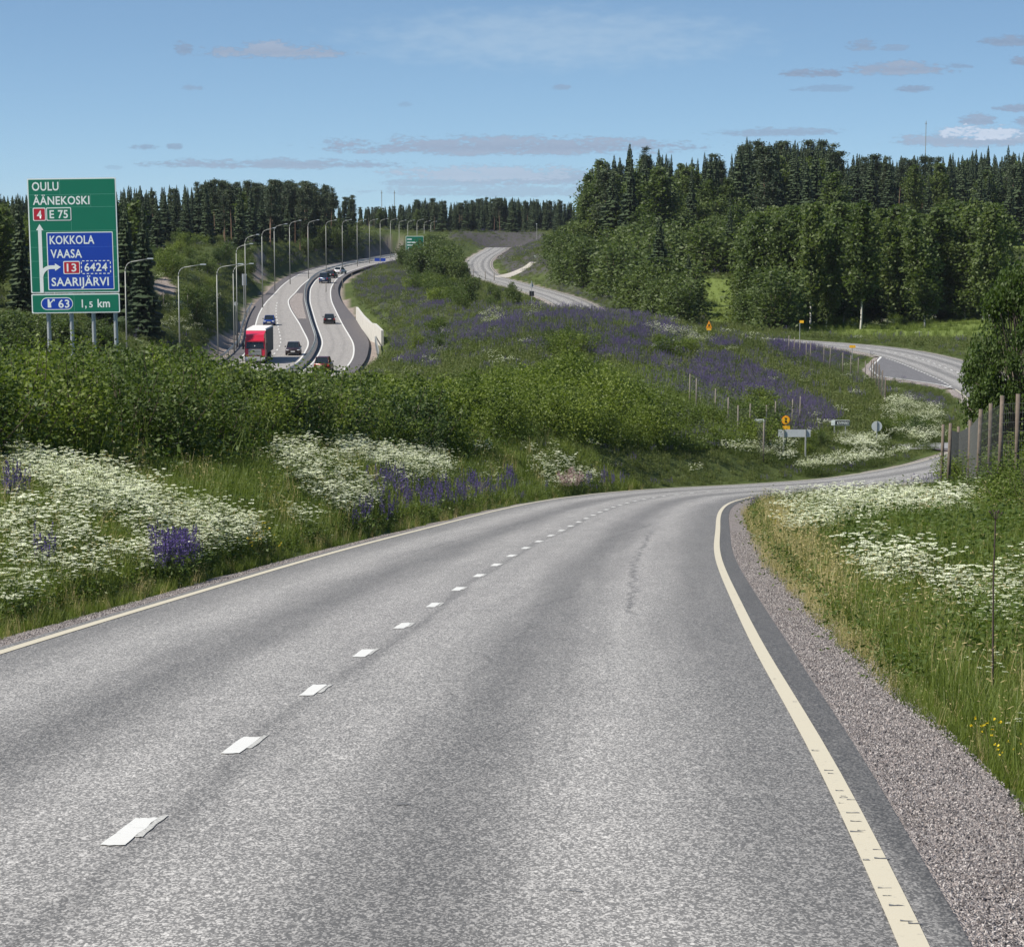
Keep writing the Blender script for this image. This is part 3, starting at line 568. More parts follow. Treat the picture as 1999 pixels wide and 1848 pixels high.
def birch_mesh(seed, H=1.0, nleaf=4200, leaf=.022, base=.22, wid=.17, mat='birch_leaf', droop=True, trunk_r=.0085, curve=.02):
    rng = np.random.default_rng(seed); tubes = []
    P = pathpts((0, 0, -.02), (rng.normal() * .03, rng.normal() * .03, 1), H, 10, curve, rng)
    for i in range(10): tubes.append((*tube(P[i], P[i + 1], trunk_r * (1 - i / 10.5), trunk_r * (1 - (i + 1) / 10.5), 6), 0))
    cs = []; nb = 46; lt = []
    for b in range(nb):
        t = base + (1 - base) * (b + rng.random()) / nb; i = min(int(t * 10), 9); f = t * 10 - i; p = P[i] * (1 - f) + P[i + 1] * f
        prof = math.sin(math.pi * min(1, ((t - base) / (1 - base)) * .80 + .20)) ** .8
        L = wid * (prof * .9 + .12) * (.55 + .75 * rng.random()); a = b * 2.4 + rng.normal() * .5
        d = np.array([math.cos(a), math.sin(a), .75]); B = pathpts(p, d / np.linalg.norm(d), L * 1.2, 4, .12, rng)
        for q in range(4): lt.append((*tube(B[q], B[q + 1], .0024 * (1 - q / 5), .0024 * (1 - (q + 1) / 5), 3), 0))
        nl = int(nleaf / nb * (.4 + L / wid)); u = rng.random(nl) ** .7; k = np.minimum((u * 4).astype(int), 3); g = u * 4 - k
        c = B[k] * (1 - g)[:, None] + B[k + 1] * g[:, None] + rng.normal(size=(nl, 3)) * (.020 * (.6 + L / wid))
        if droop: c[:, 2] -= rng.random(nl) ** 2 * .055
        cs.append(c)
    C = np.vstack(cs); V, Fc = leafcloud(C, leaf, rng, elong=1.5); TV, TF, _ = join(tubes + lt)
    return mesh_np('crown', V, Fc, M[mat]), mesh_np('trunk', TV, TF, M['birchbark'])
BIRCH = [birch_mesh(300 + i, base=(.06, .12, .26, .08)[i], wid=(.17, .16, .14, .2)[i], nleaf=4600, leaf=.031) for i in range(4)]
def spruce_mesh(seed, wid=.15, base=.06, tiers=34):
    rng = np.random.default_rng(seed); parts = [(*tube((0, 0, -.02), (0, 0, .97), .011, .001, 5), 1)]
    q = []
    for k in range(tiers):
        t = base + (1 - base) * (k / tiers) ** .92; R = wid * 1.12 * (1 - t) ** .92 * (.75 + .4 * rng.random()) + .004
        nb = int(7 + 8 * (1 - t)); a0 = rng.random() * 6.28
        for b in range(nb):
            a = a0 + b * 6.283 / nb + rng.normal() * .2; r = R * (.6 + .6 * rng.random())
            p0 = np.array([0, 0, t + .012]); sag = -.38 * r - .010; pm = np.array([math.cos(a) * r * .6, math.sin(a) * r * .6, t + sag * .75]); p1 = np.array([math.cos(a) * r, math.sin(a) * r, t + sag * .8])
            sd = np.array([-math.sin(a), math.cos(a), 0]) * r * .26
            q.append([p0, pm + sd, p1, pm - sd]); dn = np.array([0, 0, -.022 - .10 * r])
            q.append([pm * .9 + np.array([0, 0, t * .1]), p1, p1 * .93 + dn + np.array([0, 0, t * .07]), pm * .8 + dn + np.array([0, 0, t * .2])])
            for _ in range(3):                                   # ragged twig ends
                u = .35 + .65 * rng.random(); c = p0 * (1 - u) + p1 * u + sd * rng.normal() * 1.1; e = np.array([math.cos(a + rng.normal()), math.sin(a + rng.normal()), -.5]) * r * .17
                s2 = np.cross(e, [0, 0, 1]) * .3; q.append([c - e * .3, c + s2, c + e, c - s2])
    V = np.array(q).reshape(-1, 3); parts.append((V, np.arange(len(V)).reshape(-1, 4), 0)); V, Fc, mi = join(parts)
    return mesh_np('spruce_tree', V, Fc, [M['spruce'], M['bark']], mi)
SPRUCE = [spruce_mesh(400 + i, wid=(.15, .12, .17, .13, .11)[i]) for i in range(5)]
def pine_mesh(seed, base=.5):
    rng = np.random.default_rng(seed); P = pathpts((0, 0, -.02), (rng.normal() * .02, rng.normal() * .02, 1), 1.0, 8, .012, rng); parts = []
    for i in range(8): parts.append((*tube(P[i], P[i + 1], .0085 * (1 - i / 9), .0085 * (1 - (i + 1) / 9), 6), 1))
    cs = []
    for b in range(34):
        t = base + (1 - base) * rng.random() ** .85; i = min(int(t * 8), 7); f = t * 8 - i; p = P[i] * (1 - f) + P[i + 1] * f
        L = .095 * (1.08 - (t - base) / (1 - base)) ** .6 * (.5 + .7 * rng.random()); a = rng.random() * 6.28
        B = pathpts(p, (math.cos(a), math.sin(a), .35 + .5 * rng.random()), L, 3, .14, rng)
        for q in range(3): parts.append((*tube(B[q], B[q + 1], .0024, .0015, 3), 1))
        for c0 in (B[2], B[3]): cs.append(c0 + rng.normal(size=(42, 3)) * np.array([.026, .026, .014]))
    V, Fc = leafcloud(np.vstack(cs), .024, rng, elong=2.2); parts.append((V, Fc, 0)); V, Fc, mi = join(parts)
    return mesh_np('pine_tree', V, Fc, [M['pine'], M['pinebark']], mi)
PINE = [pine_mesh(500 + i, (.45, .55, .62, .38)[i]) for i in range(4)]

def proto(key, V, Fc, mats, mi=None):
    c = bpy.data.collections.get(key) or bpy.data.collections.new(key)
    o = bpy.data.objects.new(key + '_form', mesh_np(key, V, Fc, mats, mi)); c.objects.link(o); return o
def blades(rng, n, h, rad, wdt, lean=.35, seg=3):
    Q = []
    for _ in range(n):
        a = rng.random() * 6.28; r = rad * math.sqrt(rng.random()); p = np.array([math.cos(a) * r, math.sin(a) * r, -.03]); L = h * (.45 + .75 * rng.random())
        b = rng.random() * 6.28; ln = lean * rng.random(); sd = np.array([math.cos(b + 1.57), math.sin(b + 1.57), 0]) * wdt * .5
        pts = [p + np.array([math.cos(b), math.sin(b), 0]) * ln * L * (u ** 2) + np.array([0, 0, L * u * (1 - .25 * ln * u)]) for u in np.linspace(0, 1, seg + 1)]
        for i in range(seg):
            w0 = 1 - (i / seg) ** 1.5; w1 = 1 - ((i + 1) / seg) ** 1.5; Q.append([pts[i] - sd * w0, pts[i] + sd * w0, pts[i + 1] + sd * max(w1, .06), pts[i + 1] - sd * max(w1, .06)])
    V = np.array(Q).reshape(-1, 3); return V, np.arange(len(V)).reshape(-1, 4)
rng = np.random.default_rng(3)
for i in range(4):
    V, Fc = blades(rng, 34, .52, .17, .011, .55); proto('grass_tuft', V, Fc, [M['grass']])
for i in range(3):
    V, Fc = blades(rng, 14, .62, .14, .009, .6); V2, F2 = leafcloud(np.array([V[j * 4 + 2] for j in range(2, len(V) // 4, 3)]), .05, rng, elong=4)
    V, Fc, mi = join([(V, Fc, 0), (V2, F2, 0)]); proto('dry_tuft', V, Fc, [M['dry']])
def umbel(c, R, rng):
    Q = []
    for k in range(9):
        a = k * 6.283 / 8 + rng.random() * .3; r = R * (.68 if k < 8 else 0) * (.85 + .3 * rng.random()); q = c + np.array([math.cos(a) * r, math.sin(a) * r, -.30 * r * r / R + rng.normal() * .002])
        s = R * .34; b = rng.random() * 6.28
        Q.append([q + np.array([math.cos(b + j * 1.571) * s, math.sin(b + j * 1.571) * s, rng.normal() * .12 * s]) for j in range(4)])
        Q.append([q + np.array([math.cos(b + .8 + j * 1.571) * s * .8, math.sin(b + .8 + j * 1.571) * s * .8, .12 * s]) for j in range(4)])
    return np.array(Q).reshape(-1, 3)
def parsley(rng, nu, h, R, leafn, rad):
    parts = []; U = []
    for s in range(max(2, nu // 3)):
        a = rng.random() * 6.28; r = rad * math.sqrt(rng.random()); p = np.array([math.cos(a) * r, math.sin(a) * r, -.03]); hh = h * (.7 + .35 * rng.random()); top = p + np.array([rng.normal() * .05, rng.normal() * .05, hh * .7])
        parts.append((*tube(p, top, .004, .003, 3), 0))
        for _ in range(4):
            q = top + np.array([rng.normal() * .085, rng.normal() * .085, hh * .3 * (.5 + .6 * rng.random())]); parts.append((*tube(top - np.array([0, 0, .1 * rng.random()]), q, .002, .002, 3), 0)); U.append(umbel(q, R * (.7 + .5 * rng.random()), rng))
    U = np.vstack(U); parts.append((U, np.arange(len(U)).reshape(-1, 4), 1))
    C = rng.normal(size=(leafn, 3)) * np.array([rad * .8, rad * .8, 0]); C[:, 2] = rng.random(leafn) * h * .55; parts.append((*leafcloud(C, .06, rng, elong=2.2), 0))
    return join(parts)
for i in range(5):
    V, Fc, mi = parsley(rng, 7, .85, .042, 46, .14); proto('parsley_plant', V, Fc, [M['herb'], M['umbel']], mi)
for i in range(3):      # bigger patch form for the slopes farther off
    V, Fc, mi = parsley(rng, 30, .95, .045, 80, .5); proto('parsley_patch', V, Fc, [M['herb'], M['umbel']], mi)
def lupine(rng, n, rad, h, mat, leafs):
    parts = []
    for _ in range(n):
        a = rng.random() * 6.28; r = rad * math.sqrt(rng.random()); p = np.array([math.cos(a) * r, math.sin(a) * r, 0]); hh = h * (.8 + .35 * rng.random()); ln = rng.normal(size=2) * .06
        L = .30 * (.8 + .5 * rng.random()); k = 46; z = rng.random(k); a2 = rng.random(k) * 6.28; R = .030 * (1 - z * .75)
        C = np.stack([p[0] + ln[0] * (hh - L + z * L) + np.cos(a2) * R, p[1] + ln[1] * (hh - L + z * L) + np.sin(a2) * R, hh - L + z * L], 1)
        parts.append((*leafcloud(C, .026, rng, elong=1.3), 1)); parts.append((*tube(p, (p[0] + ln[0] * hh, p[1] + ln[1] * hh, hh), .005, .003, 3), 0))
    C = rng.normal(size=(leafs, 3)) * np.array([rad * .7 + .05, rad * .7 + .05, 0]); C[:, 2] = rng.random(leafs) * h * .6; parts.append((*leafcloud(C, .085, rng, elong=2.6), 0))
    return join(parts)
for i in range(4):
    V, Fc, mi = lupine(rng, 5, .17, .85, None, 40); proto('lupine_plant', V, Fc, [M['herb'], M['lupin']], mi)
V, Fc, mi = lupine(rng, 5, .17, .8, None, 40); proto('pink_lupine', V, Fc, [M['herb'], M['lupin_pink']], mi)
for i in range(4):
    V, Fc, mi = lupine(rng, 12, .55, .9, None, 130); proto('lupine_patch', V, Fc, [M['herb'], M['lupin_far']], mi)
for i in range(4):      # leafy meadow herbs
    C = rng.normal(size=(150, 3)) * np.array([.30, .30, 0]); C[:, 2] = np.abs(rng.normal(size=150)) * .22; V1, F1 = leafcloud(C, .075, rng, elong=2.4); V2, F2 = blades(rng, 20, .7, .4, .016, .4, 2)
    V, Fc, mi = join([(V1, F1, 0), (V2, F2, 1)]); proto('meadow_herb', V, Fc, [M['herb'], M['grass']], mi)
M['herb_far'] = leafmat('dull_meadow_leaves', (.050, .078, .019), (.128, .160, .042), .34, .6); M['grass_far'] = leafmat('seeding_grass', (.085, .105, .034), (.175, .190, .070), .3, .6)
for i in range(4):
    C = rng.normal(size=(110, 3)) * np.array([.30, .30, 0]); C[:, 2] = np.abs(rng.normal(size=110)) * .20; V1, F1 = leafcloud(C, .11, rng, elong=2.0); V2, F2 = blades(rng, 16, .7, .4, .022, .4, 2)
    V, Fc, mi = join([(V1, F1, 0), (V2, F2, 1)]); proto('slope_herb', V, Fc, [M['herb_far'], M['grass_far']], mi)
for i in range(3):
    parts = []; 
    for _ in range(5):
        p = rng.normal(size=3) * np.array([.08, .08, 0]); q = p + np.array([rng.normal() * .05, rng.normal() * .05, .5 + .2 * rng.random()]); parts.append((*tube(p, q, .003, .002, 3), 0)); C = q + rng.normal(size=(5, 3)) * .009; parts.append((*leafcloud(C, .03, rng, up=2, elong=1.1), 1))
    V, Fc, mi = join(parts); proto('buttercup', V, Fc, [M['herb'], M['yellow']], mi)
for i in range(3):
    a = rng.normal(size=(8, 3)); a /= np.linalg.norm(a, axis=1)[:, None]; bm = bmesh.new()
    for v in a: bm.verts.new(v * (.5, .42, .3))
    bmesh.ops.convex_hull(bm, input=bm.verts); me = bpy.data.meshes.new('stone'); bm.to_mesh(me); bm.free(); me.materials.append(None); me.materials[0] = simple('stone_chip', ((.42, .39, .375), (.12, .11, .11), (.27, .235, .225))[i], .9, var=.3)
    c = bpy.data.collections.get('stone_chip') or bpy.data.collections.new('stone_chip'); c.objects.link(bpy.data.objects.new('stone_chip_form', me))
for i in range(3):      # broad dock-like leaves near the gravel
    C = rng.normal(size=(26, 3)) * np.array([.12, .12, 0]); C[:, 2] = .06 + rng.random(26) * .28; V, Fc = leafcloud(C, .17, rng, up=1.5, elong=2.3); proto('broad_leaf', V, Fc, [M['herb']])

def scatter(name, key, P, scale, label, cat=None, tilt=.12):
    """one 'stuff' object whose plants are instances of the forms in collection key"""
    n = len(P)
    if n == 0: return
    me = bpy.data.meshes.new(name); me.vertices.add(n); me.vertices.foreach_set('co', np.asarray(P, np.float32).ravel())
    r = RNG.random((n, 3)); rot = np.stack([(r[:, 0] - .5) * 2 * tilt, (r[:, 1] - .5) * 2 * tilt, r[:, 2] * 6.283], 1)
    a = me.attributes.new('rot', 'FLOAT_VECTOR', 'POINT'); a.data.foreach_set('vector', rot.astype(np.float32).ravel())
    a = me.attributes.new('scl', 'FLOAT', 'POINT'); a.data.foreach_set('value', np.asarray(scale, np.float32))
    a = me.attributes.new('pick', 'INT', 'POINT'); a.data.foreach_set('value', RNG.integers(0, 97, n).astype(np.int32))
    o = link(bpy.data.objects.new(name, me)); tag(o, label, kind='stuff')
    g = bpy.data.node_groups.new(name + '_nodes', 'GeometryNodeTree'); g.interface.new_socket('Geometry', in_out='INPUT', socket_type='NodeSocketGeometry'); g.interface.new_socket('Geometry', in_out='OUTPUT', socket_type='NodeSocketGeometry')
    gi = g.nodes.new('NodeGroupInput'); go = g.nodes.new('NodeGroupOutput'); ins = g.nodes.new('GeometryNodeInstanceOnPoints'); ci = g.nodes.new('GeometryNodeCollectionInfo')
    ci.inputs['Collection'].default_value = bpy.data.collections[key]; ci.inputs['Separate Children'].default_value = True; ci.inputs['Reset Children'].default_value = True
    def na(nm, ty):
        q = g.nodes.new('GeometryNodeInputNamedAttribute'); q.data_type = ty; q.inputs[0].default_value = nm; return [s_ for s_ in q.outputs if s_.enabled and s_.name == 'Attribute'][0]
    L = g.links; L.new(gi.outputs[0], ins.inputs['Points']); L.new(ci.outputs[0], ins.inputs['Instance']); ins.inputs['Pick Instance'].default_value = True
    L.new(na('pick', 'INT'), ins.inputs['Instance Index']); L.new(na('rot', 'FLOAT_VECTOR'), ins.inputs['Rotation']); L.new(na('scl', 'FLOAT'), ins.inputs['Scale']); L.new(ins.outputs[0], go.inputs[0])
    md = o.modifiers.new('plants', 'NODES'); md.node_group = g; return o

# ------------------------------------------------------------------ where the plants grow
def sample(n, y0, y1, half=12.5, seed=0):
    """points on the ground, thinner with distance"""
    rg = np.random.default_rng(seed); a = np.radians((rg.random(n) * 2 - 1) * half); q = y0 * (y1 / y0) ** rg.random(n); x = np.tan(a) * q
    z, idx, lat, dist, out, mo = height(x, q, True); px, py = proj(x, q, z)
    ok = (out > np.where(lat > 0, np.interp(q, [8, 16, 30, 80], [.66, .64, .54, .42]) + .16 * (vnoise(OSL[idx], OSL[idx] * 0 + 50, 1.8, 9) - .3), .42) + .14 * rg.random(n)) & (mo > 1.5)
    return dict(x=x[ok], y=q[ok], z=z[ok], px=px[ok], py=py[ok], out=out[ok], lat=lat[ok], mo=mo[ok], r=rg.random(ok.sum()))
def pick(D, mask): return np.stack([D['x'][mask], D['y'][mask], D['z'][mask]], 1)
def polys(D, PL, y0=0, y1=1e9, soft=0):
    m = np.zeros(len(D['x']), bool)
    jx = (vnoise(D['x'], D['y'], 1.3 + D['y'].mean() * .01, 21) - .5) * soft; jy = (vnoise(D['x'], D['y'], 1.1 + D['y'].mean() * .01, 22) - .5) * soft
    for p in PL: m |= in_poly(D['px'] + jx, D['py'] + jy, p)
    return m & (D['y'] > y0) & (D['y'] < y1)
def sil(px, tab): return np.interp(px, [t_[0] for t_ in tab], [t_[1] for t_ in tab])
# --- near verges: grass
A_ = sample(210000, 7, 135, 13, 1); A_['pyh'] = A_['py'] - .45 * FPX / A_['y']; H_ = dict(A_); H_['py'] = A_['pyh']
left = A_['lat'] < 0; edge = A_['out'] < 1.0
RDRY = [(1400,960),(1520,985),(1640,1100),(1760,1260),(1800,1330),(1900,1500),(2000,1600),(1900,1600),(1700,1290),(1580,1160),(1440,1060)]
dens = np.where(edge, .30, .52) * np.clip(A_['y'] / 30, .35, 1)
gm = A_['r'] < dens
dry_p = np.where(in_poly(A_['px'], A_['pyh'], RDRY), .80, .06) + np.where(edge, .16, 0)
isdry = (RNG.random(len(gm)) < dry_p)
low_ = lambda D, m: np.where((D['lat'][m] > 0) & (D['y'][m] > 92) & (D['y'][m] < 186), .42, 1.0)   # mown low on the inside of the bend
sz = lambda D, m, k=1.0, p=.32: low_(D, m) * k * (.75 + .5 * RNG.random(m.sum())) * np.clip((D['y'][m] / 28) ** p, .8, 2.2)
hk = np.where(edge, .45, .95)
m1 = gm & ~isdry; scatter('grass', 'grass_tuft', pick(A_, m1), sz(A_, m1, .78) * hk[m1], 'green grass of the road verges', tilt=.2)
m1 = gm & isdry; scatter('dry_grass', 'dry_tuft', pick(A_, m1), sz(A_, m1, .72) * hk[m1] * 1.15, 'straw coloured dry grass along the road edge', tilt=.25)
m1 = (A_['r'] > .62) & (A_['r'] < .70) & ~edge & (A_['y'] > 22); scatter('verge_herbs', 'meadow_herb', pick(A_, m1), sz(A_, m1, .62), 'leafy herbs mixed into the verge grass')
S_ = sample(150000, 6, 130, 36, 14); sd_ = (np.abs(np.arctan2(S_['x'], S_['y'])) > math.radians(12.8)); m1 = sd_ & (S_['r'] < .42)
scatter('side_grass', 'grass_tuft', pick(S_, m1), sz(S_, m1, .78), 'green grass of the verges farther to the sides', tilt=.2)
m1 = sd_ & (S_['r'] > .9) & (S_['r'] < .93); scatter('side_dry_grass', 'dry_tuft', pick(S_, m1), sz(S_, m1, .7), 'dry grass of the verges farther to the sides', tilt=.2)
# --- near cow parsley
PA = [[(20,870),(90,880),(160,905),(300,955),(400,990),(500,1030),(560,1070),(600,1090),(520,1110),(450,1100),(380,1060),(250,1010),(120,960),(40,920)],
      [(530,880),(600,880),(720,960),(740,985),(690,1000),(600,960)],[(610,850),(700,830),(780,850),(870,900),(880,930),(800,940),(700,910)],[(1020,880),(1080,885),(1180,920),(1210,948),(1100,948),(1040,920)],
      [(1510,975),(1640,962),(1760,968),(1890,958),(1900,990),(1750,1008),(1600,1024),(1530,1018)],[(1690,1030),(1740,1050),(1850,1090),(1920,1110),(1900,1170),(1800,1130),(1700,1110),(1670,1075)]]
PB = [[(0,930),(120,945),(300,1015),(450,1080),(520,1100),(440,1150),(300,1150),(200,1180),(60,1215),(0,1210)],[(520,1000),(620,1000),(610,1060),(530,1060)],[(150,810),(240,815),(240,860),(160,860)],[(340,860),(410,870),(400,905),(350,900)],
      [(1200,925),(1440,930),(1440,950),(1210,950)],[(1920,1080),(2100,1080),(2100,1220),(1930,1190)],[(0,840),(60,850),(120,900),(40,920),(0,900)]]
PC = [[(0,1180),(250,1150),(420,1120),(330,1180),(120,1220),(0,1235)],[(500,1050),(640,1040),(640,1090),(520,1110)],[(1930,1300),(2060,1330),(2060,1480),(1940,1430)]]
B_ = sample(260000, 9, 135, 13, 2); HB = dict(B_); HB['py'] = B_['py'] - .47 * FPX / B_['y']
inA = polys(HB, PA, 12, 128, 30); inB = polys(HB, PB, 12, 128, 40); inC = polys(HB, PC, 9, 60, 20)
cl_ = vnoise(B_['x'] * 1.0, B_['y'] * .6, .8, 31)
pp = np.where(inA, np.where(B_['px'] > 1400, .55 * sstep(cl_, .28, .6), .78), np.where(inB, .30 * sstep(cl_, .28, .58), np.where(inC, np.where(B_['px'] > 1000, .010, .04), .0006)))
m1 = (B_['r'] < pp) & (B_['out'] > .9); scatter('cow_parsley', 'parsley_plant', pick(B_, m1), sz(B_, m1, .60) * (.72 + .5 * RNG.random(m1.sum())), 'white flowering cow parsley on the road verges')
# --- near lupines
LP = [[(308,1058),(388,1068),(388,1100),(308,1100)],[(310,1055),(380,1065),(380,1100),(310,1100)],[(690,985),(740,965),(900,945),(1010,925),(1015,950),(900,972),(760,1000),(700,1010)],[(720,930),(800,925),(800,960),(720,955)],[(1060,925),(1215,930),(1210,950),(1060,950)],
      [(1450,928),(1515,928),(1515,968),(1450,968)],[(65,1050),(82,1050),(82,1085),(65,1085)],[(1980,925),(2060,925),(2060,970),(1985,960)],[(10,925),(45,925),(45,950),(10,950)]]
inL = polys(HB, LP, 12, 132, 10); m1 = inL & (B_['r'] < .8) & (B_['out'] > .7)
pk = m1 & (B_['px'] > 1090) & (B_['px'] < 1135); m1 &= ~pk; pk &= B_['r'] < .35
m1 &= RNG.random(len(m1)) < .20 * (vnoise(B_['x'], B_['y'], .6, 41) > .36) + .4 * ((B_['px'] > 300) & (B_['px'] < 400))
scatter('lupines', 'lupine_plant', pick(B_, m1), sz(B_, m1, .62, .25), 'violet lupines flowering at the foot of the bushes beside the road')
scatter('pink_lupines', 'pink_lupine', pick(B_, pk), sz(B_, pk, .62), 'small patch of pale pink lupines beside the road')
YB = [[(660,1000),(680,1000),(680,1020),(660,1020)],[(500,1045),(570,1050),(560,1090),(490,1100)],[(290,1140),(460,1100),(450,1160),(300,1200)],[(1930,1330),(2000,1300),(2000,1500),(1920,1480)],[(1500,995),(1620,1010),(1620,1040),(1520,1030)]]
m1 = polys(dict(B_, py=B_['py'] - .35 * FPX / B_['y']), YB, 8, 60, 20) & (B_['r'] < np.where(B_['px'] > 1000, .022, .03)); scatter('buttercups', 'buttercup', pick(B_, m1), sz(B_, m1, .55), 'small yellow buttercups in the verge grass')
m1 = polys(dict(A_, py=A_['py'] - .5 * FPX / A_['y']), [[(1560,948),(1700,944),(1830,930),(2050,925),(2050,958),(1900,955),(1640,962),(1560,965)],[(1660,1012),(1900,992),(2050,990),(2050,1110),(1930,1095),(1750,1045)],[(1930,1150),(2050,1150),(2050,1250),(1960,1220)]], 10, 130, 20) & (A_['r'] > .35)
scatter('leafy_verge_herbs', 'meadow_herb', pick(A_, m1), sz(A_, m1, .72), 'dense leafy herbs on the right verge', tilt=.25)
# --- stones of the gravel strips, broad leaves
rg = np.random.default_rng(9); n = 90000; s_ = np.interp(6 + 60 * rg.random(n) ** 1.5, ORD[:, 1], OSL); q_ = rg.random(n)
rt = rg.random(n) < .68; lt_ = np.where(rt, np.interp(s_, OSL, HRA) + .02 + .72 * q_, -(HL + .18 + .45 * q_))
PX = np.stack([onroad(a, b, 0) for a, b in zip(s_, lt_)]); PX[:, 2] -= .075 * q_ - .002
scatter('gravel', 'stone_chip', PX, .009 + .014 * rg.random(n) ** 2, 'loose pinkish stone chips along the road edge', tilt=1.5)
m1 = (A_['out'] > .95) & (A_['out'] < 1.9) & (A_['y'] < 45) & (A_['r'] > .995); scatter('broad_leaves', 'broad_leaf', pick(A_, m1), sz(A_, m1, .42), 'broad dark leaves at the foot of the verge grass')
m1 = (A_['out'] < 1.6) & (A_['y'] < 60) & (A_['r'] > .80) & (A_['r'] < .86); scatter('short_grass', 'grass_tuft', pick(A_, m1), .16 + .18 * RNG.random(m1.sum()), 'short grass creeping into the gravel', tilt=.4)

# --- slopes farther off
C_ = sample(190000, 100, 1100, 12.5, 3)
field = polys(C_, [f[0] for f in FIELD], 330, 800)
grav = polys(C_, [f[0] for f in GRAVEL], 290, 1000)
base_ok = ~grav & ~field
m1 = base_ok & (C_['r'] < .42) & (C_['out'] > 1.2) & (C_['mo'] > 3); scatter('meadow_herbs', 'slope_herb', pick(C_, m1), 1.0 * (.7 + .6 * RNG.random(m1.sum())) * np.clip((C_['y'][m1] / 160) ** .3, .8, 1.5) * np.where(C_['out'][m1] < 6, .55, 1) * low_(C_, m1), 'rough green meadow growth on the slopes between the roads')
m1 = field & (C_['r'] < .35); scatter('field_grass', 'grass_tuft', pick(C_, m1), 1.0 + .9 * RNG.random(m1.sum()), 'light green grass of the level field')
HC = dict(C_); HC['py'] = C_['py'] - .7 * FPX / C_['y']
L1 = [[(1370,685),(1430,690),(1500,725),(1560,755),(1635,795),(1630,815),(1600,835),(1500,830),(1390,795),(1340,740)],[(1505,662),(1600,664),(1690,690),(1620,704),(1530,698)],[(1380,655),(1440,655),(1440,675),(1380,675)],[(1280,800),(1400,800),(1450,850),(1300,860)],
      [(1150,660),(1300,622),(1345,640),(1240,660),(1180,690)],[(1760,755),(1850,775),(1840,795),(1760,775)]]
L2 = [[(850,625),(900,600),(1020,590),(1200,598),(1330,632),(1380,680),(1250,700),(1150,690),(1000,665),(850,665)],[(690,530),(790,490),(850,545),(870,605),(860,660),(780,650),(700,590)],[(1060,556),(1100,545),(1250,570),(1300,612),(1200,612),(1100,578)],[(970,505),(1040,488),(1080,520),(1000,535)],[(930,450),(980,445),(1040,452),(1060,490),(1000,490)],
      [(480,600),(560,560),(600,538),(560,548),(430,620),(380,650)],[(520,500),(600,480),(600,512),(540,520)],[(560,530),(760,480),(760,505),(600,520)],[(760,640),(860,640),(850,720),(760,700)],[(1280,690),(1400,700),(1380,800),(1250,750)],[(1100,470),(1060,520),(1040,500),(1060,460)],[(640,470),(760,450),(700,500),(610,500)]]
d1 = polys(HC, L1, 125, 1100, 12); d2 = polys(HC, L2, 150, 1200, 16); cn_ = vnoise(C_['x'], C_['y'], 5, 33)
m1 = base_ok & (C_['mo'] > 3) & (C_['r'] > .42) & (C_['r'] < .42 + np.where(d1, .50, np.where(d2, .26 * sstep(cn_, .2, .55), .015)))
scatter('lupine_slopes', 'lupine_patch', pick(C_, m1), .9 * (.8 + .4 * RNG.random(m1.sum())) * np.clip((C_['y'][m1] / 200) ** .3, .8, 1.45) * np.where(C_['out'][m1] < 6, .6, 1), 'violet grey lupine covered slopes between the roads')
P1 = [[(1550,900),(1600,888),(1700,878),(1770,872),(1785,892),(1700,915),(1600,935),(1500,940)],[(1420,865),(1480,850),(1545,862),(1545,885),(1500,880)],[(1725,785),(1760,768),(1830,800),(1850,830),(1780,850),(1740,835)],[(1640,845),(1720,848),(1720,868),(1650,862)]]
P2 = [[(1240,640),(1300,635),(1370,650),(1380,668),(1300,655)],[(940,610),(985,605),(990,625),(945,630)],[(560,660),(640,640),(640,670),(560,700)],[(1200,545),(1240,545),(1240,560),(1200,560)],[(1030,600),(1060,598),(1060,612),(1030,612)],[(1850,835),(1830,860),(1780,862),(1790,840)],[(300,600),(400,590),(420,640),(320,660)]]
e1 = polys(HC, P1, 125, 300, 14); e2 = polys(HC, P2, 140, 700, 16)
m1 = (C_['mo'] > 3) & (C_['out'] > 1.4) & ~((C_['lat'] > 0) & (C_['y'] < 186)) & (C_['r'] > .5) & (C_['r'] < .5 + np.where(e1, .5, np.where(e2, .2, .004)))
scatter('cow_parsley_slopes', 'parsley_patch', pick(C_, m1), .95 * (.8 + .4 * RNG.random(m1.sum())) * np.clip((C_['y'][m1] / 170) ** .4, .8, 1.8), 'white cow parsley patches on the slopes beyond the bend')

# ------------------------------------------------------------------ shrubs and trees, each one a thing
def plant(kind, pair, loc, h, wid, label, cat, group):
    root = bpy.data.objects.new(kind, None); COL.objects.link(root); root.location = loc; root.scale = (h * wid, h * wid, h); root.rotation_euler = (0, 0, random.random() * 6.28)
    root.empty_display_size = .1; tag(root, label, cat, group)
    for nm, me in zip(('crown', 'trunk'), pair):
        c = bpy.data.objects.new(nm, me); COL.objects.link(c); c.parent = root
    return root
def single(kind, me, loc, h, wid, label, cat, group):
    o = bpy.data.objects.new(kind, me); COL.objects.link(o); o.location = loc; o.scale = (h * wid, h * wid, h); o.rotation_euler = (random.gauss(0, .015), random.gauss(0, .015), random.random() * 6.28); tag(o, label, cat, group); return o
for i in range(5): proto('shrub_form', *(lambda me: (np.array([v.co for v in me.vertices]), np.array([list(p.vertices) for p in me.polygons])))(SHRUB_FAR[i % 4][0]), [M['bush']])
SIL = [(-200,632),(0,640),(200,650),(350,662),(450,680),(480,684),(550,696),(620,701),(700,709),(800,714),(860,730),(900,720),(950,706),(1050,700),(1120,668),(1160,692),(1200,712),(1280,742),(1340,785),(1400,830),(1450,868),(1500,900),(1560,915),(1600,930),(2000,930)]
